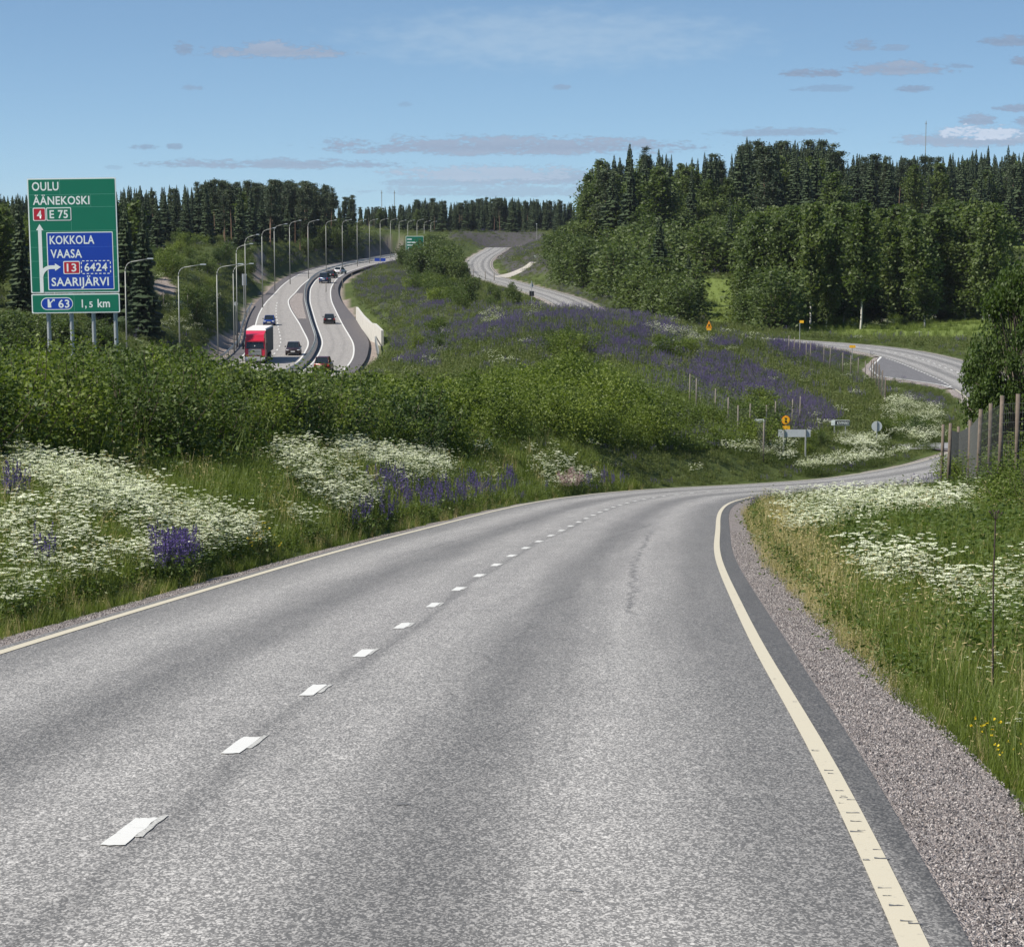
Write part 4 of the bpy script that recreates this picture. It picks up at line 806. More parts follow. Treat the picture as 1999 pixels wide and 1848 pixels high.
def thick(n, seed):
    """shrub positions of the thicket left of the road"""
    rg = np.random.default_rng(seed); res = []
    NE = [(-30,38),(-12.5,47),(-8.4,54),(-6.4,62),(-6.2,76),(-5.5,90),(-4.6,104),(-2.4,117),(.4,131),(4,143),(8,152),(12,162)]
    FE = [(-52,46),(-34,62),(-28,80),(-22,98),(-17,112),(-12,128),(-8,150),(-3,175),(3,195),(9,200),(14,192),(17,180)]
    while len(res) < n:
        u = rg.random(); v = rg.random() ** 1.25; a = np.array([np.interp(u * 11, range(12), [p[k] for p in NE]) for k in (0, 1)]); b = np.array([np.interp(u * 11, range(12), [p[k] for p in FE]) for k in (0, 1)])
        res.append(a * (1 - v) + b * v)
    return np.array(res)
def spaced(P, d0):
    keep = []
    for p in P:
        if all((p[0] - q[0]) ** 2 + (p[1] - q[1]) ** 2 > (d0 * (.7 + p[1] / 200)) ** 2 for q in keep): keep.append(p)
    return np.array(keep)
TP = spaced(thick(3000, 5), 1.28); tz = height(TP[:, 0], TP[:, 1]); tpx, tpy = proj(TP[:, 0], TP[:, 1], tz)
n_sh = 0; rest = []; ordr = np.argsort(TP[:, 1])
for i in ordr:
    x, y = TP[i]; z = tz[i]
    if tpx[i] < -260 or tpx[i] > 1600: continue
    top = sil(tpx[i], SIL) + random.uniform(-6, 8) + max(0, random.gauss(0, 8)); hmax = (tpy[i] - top) / FPX * y
    h = min(random.uniform(2.0, 4.6), hmax * (random.uniform(.62, 1.0) if random.random() < .6 else 1.0))
    if 425 < tpx[i] < 760 and y > 70 or tpx[i] < 425 and random.random() < .6: h = min(5.2, hmax * random.uniform(.93, 1.0))
    if h < .7: continue
    if n_sh < 175:
        where = 'on the bank below the large green sign' if tpx[i] < 380 else 'in the thicket below the highway view' if tpx[i] < 800 else 'in the thicket on the hump right of the highway' if y > 135 else 'in the thicket along the road bend'
        g = {'on the bank below the large green sign': 'shrubs under the green sign', 'in the thicket below the highway view': 'shrubs below the highway', 'in the thicket on the hump right of the highway': 'shrubs on the middle hump', 'in the thicket along the road bend': 'shrubs at the road bend'}[where]; plant('shrub', random.choice(SAPL if random.random() < .16 else SHRUB if y < 100 else SHRUB_FAR), (x, y, z), h, random.uniform(.7, 1.25), 'leafy mid green shrub ' + where, 'shrub', g); n_sh += 1
    else: rest.append((x, y, z, h))
if rest:
    R_ = np.array(rest); scatter('shrub_thicket', 'shrub_form', R_[:, :3], R_[:, 3], 'farther leafy shrubs of the thicket')
# low undergrowth that closes the thicket's foot
U_ = sample(60000, 40, 210, 12.8, 12); bx = thick(30000, 77); bz, _, _, _, bo, _ = height(bx[:, 0], bx[:, 1], True); m1 = (bo > 1.5); bx = bx[m1]; bz = bz[m1]
bx = bx[:7000]; bz = bz[:7000]; scatter('undergrowth', 'meadow_herb', np.column_stack([bx, bz]), 1.0 + .9 * RNG.random(len(bx)), 'leafy undergrowth at the foot of the thicket')
def zone(n, poly_px, Y0, Y1, fn, seed, sp=3.0):
    """call fn(x, y, z, px, py) for spaced ground points whose foot lies in a region between two distances"""
    rg = np.random.default_rng(seed); xs = [p[0] for p in poly_px]; a0, a1 = (min(xs) - 999.5) / FPX, (max(xs) - 999.5) / FPX
    q = np.sqrt(Y0 ** 2 + (Y1 ** 2 - Y0 ** 2) * rg.random(n * 40)); x = (a0 + (a1 - a0) * rg.random(n * 40)) * q; z, idx, lat, dist, out, mo = height(x, q, True); px, py = proj(x, q, z)
    gv = np.zeros(len(x), bool)
    for gp, g0, g1 in GRAVEL:
        for dd in (0, 12, 26): gv |= in_poly(px, py - dd, gp) & (q > g0 - 60) & (q < g1 + 30)
    ok = in_poly(px, py, poly_px) & ~gv & (out > 3) & (mo > 4.5) & ~((px > 1335) & (px < 1462) & (py > 535) & (py < 655) & (q < 540)); P = np.stack([x, q, z, px, py], 1)[ok]; k = []
    for p in P:
        if len(k) >= n: break
        if all((p[0] - r_[0]) ** 2 + (p[1] - r_[1]) ** 2 > sp * sp for r_ in k): k.append(p); fn(*p)
    return k
def shrubs(lo, hi, label, group, src=SHRUB_FAR, kind='shrub', wid=1.15, cat='shrub', silh=None):
    def f(x, y, z, px, py):
        h = random.uniform(lo, hi)
        if silh: h = min(h, (py - sil(px, silh)) / FPX * y)
        if h > .6: plant(kind, random.choice(src), (x, y, z), h, wid * random.uniform(.85, 1.2), label, cat, group)
    return f
zone(16, [(1050,700),(1160,640),(1190,690),(1100,720)], 190, 245, shrubs(2.2, 3.6, 'bright green shrub on the lupine slope below the far road', 'shrubs on the lupine slope', silh=[(1000,660),(1120,632),(1200,660)]), 1, 1.6)
zone(12, [(1230,700),(1240,655),(1380,665),(1390,700),(1300,710)], 205, 262, shrubs(1.4, 2.4, 'low rounded shrub on the crest behind the white flowers', 'low shrubs on the crest', silh=[(1200,652),(1300,642),(1400,665)]), 2, 2.2)
zone(16, [(1480,800),(1300,850),(1420,880),(1500,890)], 150, 200, shrubs(1.5, 2.6, 'dark green shrub at the foot of the lupine slope', 'shrubs below the lupines'), 3, 1.6)
zone(12, [(1570,890),(1575,865),(1612,865),(1612,888)], 160, 188, shrubs(.7, 1.2, 'low bush between the sign backs and the side road', 'low bushes between the signs'), 4, 1.5)
zone(10, [(1720,840),(1850,835),(1850,860),(1730,862)], 185, 225, shrubs(1.0, 2.0, 'low bush beside the white flowers near the round sign', 'low bushes near the round sign'), 5, 1.6)
zone(60, [(780,590),(800,540),(960,540),(1010,575),(1040,600),(930,612),(820,600)], 300, 640, shrubs(2.5, 4.5, 'bright green shrub on the slope between highway and far road', 'shrubs on the middle slope', silh=[(700,520),(800,520),(880,535),(900,560),(1000,590),(1060,605)]), 6, 4)
zone(70, [(785,540),(790,500),(830,470),(900,480),(940,500),(940,550),(900,560)], 480, 900, shrubs(4, 7.5, 'young birch on the ridge between highway and far road', 'birches on the ridge', SAPL, 'young_birch', 1.2, 'birch', silh=[(760,520),(800,470),(850,454),(880,470),(900,505),(930,545),(960,560)]), 7, 3.6)
zone(12, [(880,600),(900,560),(1000,570),(1060,590),(1000,610)], 300, 520, shrubs(3, 6.0, 'young spruce-like sapling standing before the far road', 'saplings in front of the far road', SAPL, 'young_birch', .9, 'birch', silh=[(880,510),(905,528),(950,548),(985,566),(1000,548),(1012,545),(1030,575),(1060,590)]), 8, 4)
zone(110, [(1075,560),(1060,480),(1130,420),(1400,440),(1550,500),(1560,600),(1300,625),(1230,600),(1150,575)], 470, 760, shrubs(6, 11, 'young birch on the wooded slope right of the far road', 'birches on the right slope', SAPL, 'young_birch', 1.25, 'birch', silh=[(1040,480),(1100,438),(1150,415),(1250,385),(1350,370),(1600,390)]), 9, 4.6)
zone(60, [(1240,625),(1240,600),(1560,560),(1560,640),(1440,660),(1430,560),(1372,560),(1372,650),(1300,640)], 375, 520, shrubs(5, 10, 'leafy young birch at the edge of the level field', 'birches at the field edge', SAPL, 'young_birch', 1.2, 'birch'), 10, 4)
zone(45, [(230,690),(240,480),(330,470),(480,490),(500,560),(440,620),(330,660)], 330, 620, shrubs(2.0, 4.5, 'rounded green shrub on the bank left of the highway', 'shrubs on the highway bank'), 11, 5)
zone(34, [(-120,720),(-120,640),(120,630),(250,640),(240,700)], 150, 330, shrubs(3.0, 6.5, 'leafy tree-like shrub on the low ground behind the green sign', 'saplings behind the sign', SAPL, 'young_birch', 1.4, 'birch', silh=[(-200,600),(0,600),(240,620),(300,640)]), 15, 4)
zone(24, [(590,520),(600,470),(700,455),(780,480),(700,520)], 620, 900, shrubs(3, 7, 'green shrub behind the row of street lamps', 'shrubs behind the street lamps', SAPL, 'young_birch', 1.2, 'birch'), 12, 5)
zone(26, [(1500,640),(1700,638),(1840,633),(1840,620),(1500,622)], 385, 450, shrubs(1.2, 2.2, 'low leafy bush in front of the birch grove', 'low bushes before the birch grove'), 13, 2.5)
zone(10, [(1000,705),(800,700),(760,690),(900,640),(1000,640)], 210, 330, shrubs(1.2, 2.6, 'small dark shrub on the grey lupine slope', 'small shrubs on the grey slope'), 14, 5)

# birch grove by the field, tall birches with white trunks
BL = 'tall white stemmed birch in the grove beyond the loop road'
def birchf(lo, hi, label=BL, group='birches of the grove', silh=None):
    def f(x, y, z, px, py):
        h = random.uniform(lo, hi)
        if silh: h = min(h, (py - sil(px, silh) + random.uniform(-4, 10)) / FPX * y)
        plant('birch_tree', random.choice(BIRCH), (x, y, z), h, random.uniform(.95, 1.25), label, 'birch', group)
    return f
GS = [(1440,440),(1500,420),(1560,405),(1640,400),(1700,412),(1760,395),(1800,400),(1850,380),(1900,395),(1935,400),(1960,430)]
zone(85, [(1440,640),(1450,600),(1940,585),(1945,628),(1700,634)], 385, 500, birchf(13, 18.5, silh=GS), 20, 3.1)
for (px, Y, h, sd, dx) in ((1578,400,17,1,0),(1675,398,17,2,0),(1608,405,15,1,0),(1480,415,14.5,2,0),(1538,408,14.5,1,0),(1925,410,17,1,0),(1800,404,15,2,0)):
    x = (px - 999.5) / FPX * Y; z = float(height(x, Y)[0]); b = plant('birch_tree', BIRCH[2 if px in (1675, 1578, 1925) else 1], (x, Y, z), h, .85 + .1 * sd, 'slender birch with a bright white trunk at the front of the grove', 'birch', 'front row birches of the grove')
for (px, Y, h, lab) in ((1284,455,14.5,'tall narrow tree with drooping dark branches beside the far road bend'),(1340,440,9.5,'smaller dark conical tree right of the drooping one'),):
    x = (px - 999.5) / FPX * Y; z = float(height(x, Y)[0]); single('spruce_tree', SPRUCE[1], (x, Y, z), h, 1.7, lab, 'spruce', None)
# forests
def forest(n, poly, Y0, Y1, silh, seed, mix, hr, label, group, sp):
    cnt = {'spruce': 0}
    def f(x, y, z, px, py):
        front = (py - sil(px, silh)) / FPX * y; h = random.uniform(*hr); h = min(h, max(front, 3) * random.uniform(.76, 1.03))
        if h < 5: return
        r = random.random()
        if r < mix[0]: TREES.append(('spruce_tree', random.choice(SPRUCE), (x, y, z), h, random.uniform(.9, 1.4) * (1 if h > 12 else 1.2), 'dark green spruce ' + label, 'spruce', 'spruces ' + group))
        elif r < mix[1]: TREES.append(('pine_tree', random.choice(PINE), (x, y, z), h, random.uniform(1.1, 1.6), 'tall pine with a bare reddish trunk ' + label, 'pine', 'pines ' + group))
        else: plant('birch_tree', random.choice(BIRCH), (x, y, z), h * .85, random.uniform(1.0, 1.4), 'broad crowned birch ' + label, 'birch', 'birches ' + group)
    return zone(n, poly, Y0, Y1, f, seed, sp)
TREES = []; MORE = {'spruce_tree': [], 'pine_tree': []}
def mass(n, poly, Y0, Y1, silh, seed, hr, pine=.3, sp=3.0):
    """the rest of a forest, as a mass behind and between the trees built one by one"""
    def f(x, y, z, px, py):
        h = min(random.uniform(*hr), (py - sil(px, silh)) / FPX * y * random.uniform(.80, .98))
        if h > 5: MORE['pine_tree' if random.random() < pine else 'spruce_tree'].append((x, y, z, h * 1.0))
    zone(n, poly, Y0, Y1, f, seed, sp)
S1 = [(-100,378),(50,378),(230,365),(300,362),(360,356),(430,350),(500,360),(560,354),(600,358),(650,362),(662,390),(690,376),(738,374),(750,402)]
forest(60, [(-120,720),(-120,470),(225,470),(262,560),(296,600),(300,650),(250,720)], 330, 470, S1, 30, (.45, .45), (13, 19), 'close behind the large green sign', 'close behind the green sign', 3.6)
forest(80, [(-120,640),(-120,395),(500,395),(500,505),(420,490),(330,480),(250,560),(240,640)], 470, 720, S1, 31, (.66, .82), (16, 24), 'in the forest left of the highway', 'left of the highway', 3.6)
forest(75, [(400,500),(400,395),(770,395),(770,475),(690,480),(600,490)], 650, 860, S1, 32, (.55, .93), (17, 26), 'in the forest behind the street lamps', 'behind the street lamps', 3.6)
S2 = [(740,402),(800,396),(830,388),(900,392),(950,384),(1060,388),(1100,391),(1140,392),(1180,392)]
forest(100, [(735,520),(735,405),(1190,405),(1190,520),(1050,520),(930,520)], 1050, 1100, S2, 33, (.75, .97), (12, 20), 'on the far skyline between the two slopes', 'on the far skyline', 3.0)
S3 = [(1140,330),(1160,300),(1182,285),(1200,300),(1230,272),(1262,285),(1300,290),(1318,318),(1350,290),(1375,300),(1400,296),(1420,316),(1440,275),(1480,268),(1520,268),(1560,278),(1600,270),(1622,285),(1640,318),(1665,298),(1700,296),(1740,302),(1790,298),(1810,290),(1850,296),(1900,290),(1960,288),(2100,284)]
forest(75, [(1140,500),(1140,380),(1650,380),(1660,500),(1500,500),(1300,500)], 600, 760, S3, 34, (.56, .72), (18, 26), 'on the hill right of the far road', 'of the right hill', 3.6)
forest(120, [(1440,500),(1440,340),(2100,340),(2100,470),(1900,500)], 680, 960, S3, 35, (.72, .88), (17, 25), 'on the wooded hill behind the birch grove', 'behind the birch grove', 3.6)
forest(34, [(1400,560),(1430,440),(1950,440),(1960,520),(1700,540)], 520, 700, [(1400,380),(2000,395)], 36, (.25, .3), (12, 19), 'between the birch grove and the hill', 'between grove and hill', 4.0)
mass(150, [(-120,640),(-120,395),(500,395),(500,500),(330,480),(250,560)], 480, 800, S1, 41, (14, 22), .12)
mass(110, [(400,500),(400,395),(770,395),(770,480)], 680, 950, S1, 42, (15, 24), .6)
mass(330, [(700,520),(700,405),(1190,405),(1190,520)], 1070, 1240, S2, 43, (11, 19), .15, 2.6)
mass(90, [(1140,500),(1140,380),(1650,380),(1660,500)], 640, 850, S3, 44, (15, 22), .12)
mass(260, [(1440,500),(1440,340),(2100,340),(2100,475),(1900,500)], 700, 1200, S3, 45, (15, 23), .12, 3.4)
TREES.sort(key=lambda t_: -t_[3] / t_[2][1]); lim = {}
restT = MORE
for t_ in TREES:
    k = t_[0]; lim[k] = lim.get(k, 0) + 1
    if lim[k] <= 290: single(*t_)
    else: restT[k].append((*t_[2], t_[3]))
for k, L_ in restT.items():
    if L_:
        src = SPRUCE if k == 'spruce_tree' else PINE; c = bpy.data.collections.new(k + '_form')
        for me in src[:3]: c.objects.link(bpy.data.objects.new(k + '_form', me))
        for o_ in c.objects: o_.scale = (1.15, 1.15, 1)
        R_ = np.array(L_); scatter('far_forest' if k == 'spruce_tree' else 'far_pines', k + '_form', R_[:, :3], R_[:, 3], 'farthest conifers of the forests', tilt=.02)
# bright green broadleaf tree on the hill, and the big one at the right edge
def broadleaf(seed, nleaf, leaf, mat, blobs):
    rng = np.random.default_rng(seed); cs = []; tb = [(*tube((0, 0, -.05), (0, 0, .5), .03, .018, 7), 0)]
    for b in range(blobs):
        a = rng.random() * 6.28; el_ = math.asin(rng.random() * 1.9 - .92); r = .5 * (.62 + .38 * rng.random()); c = np.array([math.cos(a) * math.cos(el_) * r, math.sin(a) * math.cos(el_) * r, .5 + math.sin(el_) * .46])
        tb.append((*tube((0, 0, .25 + .2 * rng.random()), c, .009, .003, 4), 0)); k = int(nleaf / blobs); R = .06 + .07 * rng.random(); v = rng.normal(size=(k, 3)); v /= np.linalg.norm(v, axis=1)[:, None]; cs.append(c + v * (R * rng.random(k) ** .4)[:, None] * np.array([1, 1, .8]))
    V, Fc = leafcloud(np.vstack(cs), leaf, rng, elong=1.4); TV, TF, _ = join(tb); return mesh_np('crown', V, Fc, M[mat]), mesh_np('trunk', TV, TF, M['bark'])
BR = broadleaf(1, 5000, .03, 'herb', 46); x = (1640 - 999.5) / FPX * 640; plant('broadleaf_tree', BR, (x, 640, float(height(x, 640)[0])), (float(proj(x, 640, float(height(x, 640)[0]))[1]) - 388) / FPX * 640, 1.0, 'round light green tree rising between birch grove and pines', 'tree', None)
BIG = broadleaf(2, 44000, .021, 'bush', 190)
M['alder'] = leafmat('alder_leaves', (.050, .085, .018), (.115, .160, .038), .38); BIG[0].materials[0] = M['alder']
x, y = (1992 - 999.5) / FPX * 128, 128.0; z = float(height(x, y)[0]); plant('alder_tree', BIG, (x, y, z), (proj(x, y, z)[1] - 492) / FPX * y * .93, .50, 'big dark leafy tree at the right edge behind the fence', 'tree', None)
x, y = (1942 - 999.5) / FPX * 134, 134.0; z = float(height(x, y)[0]); plant('alder_tree', BIG, (x, y, z), 4.0, .55, 'lower leafy tree leaning out toward the loop road', 'tree', None)
for (px, Y, h) in ((1900,112,2.2),(1870,118,1.7),(1960,100,2.2),(1990,96,2.6),(2010,70,1.9),(1980,62,1.3),(1930,72,1.2),(1890,78,1.1),(2000,48,1.2),(1960,52,1.0)):
    x = (px - 999.5) / FPX * Y; plant('shrub', SHRUB[int(px) % 5], (x, Y, float(height(x, Y)[0])), h, 1.3, 'low leafy shrub among the white flowers right of the road' if h < 1.5 else 'leafy shrub growing through the wire fence on the right', 'shrub', 'low shrubs right of the road' if h < 1.5 else 'shrubs at the right fence')

# ------------------------------------------------------------------ built things
def box(bm, x0, x1, y0, y1, z0, z1, bevel=0):
    vs = [bm.verts.new((x, y, z)) for z in (z0, z1) for x, y in ((x0, y0), (x1, y0), (x1, y1), (x0, y1))]
    fs = [bm.faces.new([vs[i] for i in q]) for q in ((3,2,1,0),(4,5,6,7),(0,1,5,4),(1,2,6,5),(2,3,7,6),(3,0,4,7))]
    if bevel: bmesh.ops.bevel(bm, geom=list({e for f in fs for e in f.edges}), offset=bevel, segments=2, affect='EDGES')
    return fs
def cyl(bm, p0, p1, r0, r1=None, k=10):
    V, Fc = tube(p0, p1, r0, r0 if r1 is None else r1, k); vs = [bm.verts.new(v) for v in V]
    for f in Fc: bm.faces.new([vs[i] for i in f])
    bm.faces.new(vs[:k][::-1]); bm.faces.new(vs[k:])
def fin(name, bm, mat, parent=None, smooth=False):
    bmesh.ops.recalc_face_normals(bm, faces=bm.faces); me = bpy.data.meshes.new(name); bm.to_mesh(me); bm.free(); me.materials.append(mat)
    if smooth: me.polygons.foreach_set('use_smooth', [True] * len(me.polygons))
    return link(bpy.data.objects.new(name, me), parent)
def part(name, mat, parent, fn, smooth=False):
    bm = bmesh.new(); fn(bm); return fin(name, bm, mat, parent, smooth)
def thing(name, loc, label, cat, group=None, rz=0.0):
    o = bpy.data.objects.new(name, None); COL.objects.link(o); o.location = loc; o.rotation_euler = (0, 0, rz); o.empty_display_size = .2; return tag(o, label, cat, group)
def plain(pts, y, name, mat, parent, dy=.004):
    """flat outline in the XZ plane facing the camera side (-Y), with a little thickness"""
    bm = bmesh.new(); a = [bm.verts.new((p[0], y, p[1])) for p in pts]; b = [bm.verts.new((p[0], y + dy, p[1])) for p in pts]; k = len(a)
    bm.faces.new(a); bm.faces.new(b[::-1])
    for i in range(k): bm.faces.new((a[i], b[i], b[(i + 1) % k], a[(i + 1) % k]))
    return fin(name, bm, mat, parent)
def rrect(x0, x1, z0, z1, r, n=4):
    P = []
    for cx, cz, a0 in ((x1 - r, z1 - r, 0), (x0 + r, z1 - r, 90), (x0 + r, z0 + r, 180), (x1 - r, z0 + r, 270)):
        for i in range(n + 1): a = math.radians(a0 + 90 * i / n); P.append((cx + r * math.cos(a), cz + r * math.sin(a)))
    return P
def text(body, x0, x1, z0, caph, y, mat, parent, name='lettering', bold=.018):
    cu = bpy.data.curves.new(name, 'FONT'); cu.body = body; cu.size = 1.0; cu.offset = bold; cu.resolution_u = 3; cu.space_character = 1.06
    o = bpy.data.objects.new(name, cu); COL.objects.link(o); dg = bpy.context.evaluated_depsgraph_get(); me = bpy.data.meshes.new_from_object(o.evaluated_get(dg)); bpy.data.objects.remove(o)
    co = np.empty(len(me.vertices) * 3, np.float32); me.vertices.foreach_get('co', co); co = co.reshape(-1, 3)
    lo, hi = co[:, 0].min(), co[:, 0].max(); sx = (x1 - x0) / (hi - lo); sz = caph / .73
    out_ = np.stack([x0 + (co[:, 0] - lo) * sx, np.full(len(co), y), z0 + co[:, 1] * sz], 1); me.vertices.foreach_set('co', out_.astype(np.float32).ravel()); me.materials.clear(); me.materials.append(mat); me.update()
    return link(bpy.data.objects.new(name, me), parent)
def flatmat(name, col, rough=.45, var=.05): return simple(name, col, rough, var=var, scale=2.0)
M['sg'] = flatmat('sign_green', (.0, .150, .085)); M['sb'] = flatmat('sign_blue', (.004, .045, .36)); M['sw'] = flatmat('sign_white', (.72, .78, .76)); M['sr'] = flatmat('sign_red', (.42, .012, .030))
M['so'] = flatmat('sign_orange', (.90, .30, .01)); M['sy'] = flatmat('sign_yellow', (.90, .48, .02)); M['sback'] = flatmat('grey_sign_back', (.46, .50, .52), .4, .08); M['black'] = flatmat('black_paint', (.02, .02, .022)); M['seam'] = flatmat('pale_panel_seam', (.12, .36, .27))
M['galv'] = simple('galvanised_steel', (.40, .42, .42), .45, .6, var=.2, scale=9); M['pole'] = simple('galvanised_pole', (.28, .29, .27), .6, .3, var=.2, scale=2); M['rail'] = simple('guardrail_steel', (.50, .54, .56), .5, .5, var=.12)
M['concrete'] = simple('pale_concrete', (.44, .43, .40), .9, var=.22, scale=.9, bump=.3); M['wood'] = simple('weathered_brown_post', (.125, .100, .080), .95, var=.5, scale=7, bump=.4); M['wood_grey'] = simple('weathered_grey_post', (.15, .135, .115), .95, var=.4, scale=7)
M['wire'] = simple('fence_wire', (.13, .135, .13), .6, .3); M['rubber'] = simple('tyre_rubber', (.02, .02, .02), .9); M['rim'] = simple('grey_wheel_rim', (.3, .3, .31), .4, .7)
M['glassd'] = simple('dark_car_glass', (.012, .016, .018), .08, var=.0, spec=.8); M['lamp'] = simple('clear_headlamp', (.75, .77, .80), .15, var=0, spec=.8); M['tail'] = simple('red_tail_lamp', (.35, .01, .01), .3, var=0); M['plate'] = flatmat('number_plate', (.75, .75, .75)); M['trim'] = simple('black_plastic', (.025, .025, .027), .6)

# --- the large green direction sign
SC = 3.62 / 940
def big_sign():
    Y = 120.0; c = at(52.5, 349, Y); zt = c[2]; x0 = c[0]; w_ = 940 * SC
    t_ = thing('direction_sign', (x0, Y, zt), 'large green direction sign on four posts rising above the shrubs at left', 'road sign'); t_.rotation_euler = (0, math.radians(-.75), math.radians(-3))
    U = lambda u: u * SC; V = lambda v: -v * SC
    H_ = 1405
    part('post', M['galv'], t_, lambda b: cyl(b, (U(165), .20, V(20)), (U(165), .20, V(H_) - 5.2), .085))
    for u in (410, 645, 880): part('post', M['galv'], t_, lambda b, u=u: cyl(b, (U(u), .20, V(20)), (U(u), .20, V(H_) - 5.2), .085))
    for (v0, v1) in ((0, 1192), (1203, H_)):
        plain(rrect(0, U(940), V(v1), V(v0), .04), 0.0, 'panel_border', M['sw'], t_, .05); plain(rrect(U(12), U(928), V(v1 - 12), V(v0 + 12), .03), -.006, 'panel', M['sg'], t_, .006)
        for v in ((v0 + 120), (v1 - 90)): part('crossbar', M['galv'], t_, lambda b, v=v: box(b, .15, U(925), .05, .11, V(v) - .04, V(v) + .04))
    # thin seams between the aluminium planks
    for v in (170, 300, 545, 715, 860, 1030):
        for (a, b_) in ((12, 928),): plain([(U(a), V(v) - .006), (U(b_), V(v) - .006), (U(b_), V(v) + .006), (U(a), V(v) + .006)], -.0075, 'seam', M['seam'], t_, .0015)
    for (u, v0, v1) in ((345, 12, 170), (668, 170, 300), (455, 300, 545), (455, 1215, 1393)): plain([(U(u) - .005, V(v1)), (U(u) + .005, V(v1)), (U(u) + .005, V(v0)), (U(u) - .005, V(v0))], -.0075, 'seam', M['seam'], t_, .0015)
    g = t_; y = -.0095
    text('OULU', U(50), U(333), V(125), .350, y, M['sw'], g); text('ÄÄNEKOSKI', U(54), U(656), V(272), .340, y, M['sw'], g)
    def shield(u0, u1, v0, v1, m_, body, bu0, bu1, bz, bh, dash_=False, yy=-.0095):
        if dash_:
            n_ = 0
            for (xa, xb, za, zb) in ((u0, u1, v0, v0), (u0, u1, v1, v1)):
                for k in range(7): a = xa + (xb - xa) * (k + .22) / 7; e = a + (xb - xa) * .56 / 7; plain([(U(a), V(za) - .017), (U(e), V(za) - .017), (U(e), V(za) + .017), (U(a), V(za) + .017)], yy - .008, 'dash', M['sw'], g, .002)
            for x_ in (u0, u1):
                for k in range(3): a = v0 + (v1 - v0) * (k + .22) / 3; e = a + (v1 - v0) * .56 / 3; plain([(U(x_) - .017, V(e)), (U(x_) + .017, V(e)), (U(x_) + .017, V(a)), (U(x_) - .017, V(a))], yy - .008, 'dash', M['sw'], g, .002)
        else:
            plain(rrect(U(u0), U(u1), V(v1), V(v0), .05), yy - .006, 'shield_border', M['sw'], g, .003); plain(rrect(U(u0 + 9), U(u1 - 9), V(v1 - 9), V(v0 + 9), .035), yy - .009, 'shield', m_, g, .003)
        text(body, U(bu0), U(bu1), V(bz), bh, yy - .0105, M['sw'], g)
    shield(50, 186, 303, 440, M['sr'], '4', 93, 143, 415, .33); shield(192, 458, 303, 440, M['sg'], 'E 75', 228, 422, 413, .33)
    plain([(U(77), V(537)), (U(156), V(537)), (U(116), V(472))][::-1], y - .001, 'arrow_head', M['sw'], g, .001); plain([(U(97), V(1192)), (U(135), V(1192)), (U(135), V(536)), (U(97), V(536))], y - .001, 'arrow_shaft', M['sw'], g, .001)
    plain(rrect(U(185), U(890), V(1162), V(560), .03), -.0095, 'inset_border', M['sw'], g, .002); plain(rrect(U(194), U(881), V(1153), V(569), .02), -.0125, 'inset_panel', M['sb'], g, .003)
    M['seamb'] = flatmat('blue_panel_seam', (.06, .16, .55))
    for v in (715, 860, 1030): plain([(U(194), V(v) - .005), (U(881), V(v) - .005), (U(881), V(v) + .005), (U(194), V(v) + .005)], -.0138, 'seam', M['seamb'], g, .0012)
    yb = -.0155
    text('KOKKOLA', U(218), U(692), V(683), .345, yb, M['sw'], g); text('VAASA', U(222), U(556), V(826), .345, yb, M['sw'], g); text('SAARIJÄRVI', U(222), U(832), V(1120), .345, yb, M['sw'], g)
    shield(353, 530, 862, 997, M['sr'], '13', 390, 492, 970, .33, yy=-.0125); shield(546, 855, 862, 995, M['sb'], '6424', 578, 822, 968, .33, True, yy=-.0085)
    # curved branch arrow
    P = []; 
    for k in range(9): a = math.pi - k * math.pi / 2 / 8; P.append((225 + 109 * math.cos(a), 1015 - 92 * math.sin(a)))
    o_ = [(225 + 128 * math.cos(math.pi - k * math.pi / 16), 1015 - 111 * math.sin(math.pi - k * math.pi / 16)) for k in range(9)] + [(266, 904)]; i_ = [(225 + 90 * math.cos(math.pi - k * math.pi / 16), 1035 - 93 * math.sin(math.pi - k * math.pi / 16)) for k in range(9)] + [(266, 942)]
    bm = bmesh.new(); A1 = [bm.verts.new((U(a), yb, V(b))) for a, b in o_]; B1 = [bm.verts.new((U(a), yb, V(b))) for a, b in i_]
    for k in range(len(A1) - 1): bm.faces.new((A1[k], B1[k], B1[k + 1], A1[k + 1]))
    fin('branch_arrow', bm, M['sw'], g); plain([(U(264), V(963)), (U(326), V(923)), (U(264), V(883))], yb - .001, 'arrow_head', M['sw'], g, .001)
    # exit number lozenge
    plain(rrect(U(100), U(442), V(1370), V(1240), U(64), 8), -.0095, 'lozenge_border', M['sw'], g, .002); plain(rrect(U(108), U(434), V(1362), V(1248), U(56), 8), -.0120, 'lozenge', M['sb'], g, .002)
    plain([(U(172), V(1345)), (U(210), V(1345)), (U(206), V(1300)), (U(236), V(1272)), (U(246), V(1284)), (U(250), V(1258)), (U(218), V(1258)), (U(228), V(1266)), (U(196), V(1292)), (U(190), V(1258)), (U(172), V(1258))], -.0135, 'exit_symbol', M['sw'], g, .001)
    text('63', U(286), U(404), V(1347), .33, -.0135, M['sw'], g); text('1,', U(535), U(586), V(1347), .33, -.0095, M['sw'], g); text('5', U(614), U(652), V(1347), .24, -.0095, M['sw'], g); text('km', U(704), U(836), V(1347), .34, -.0095, M['sw'], g)
big_sign()
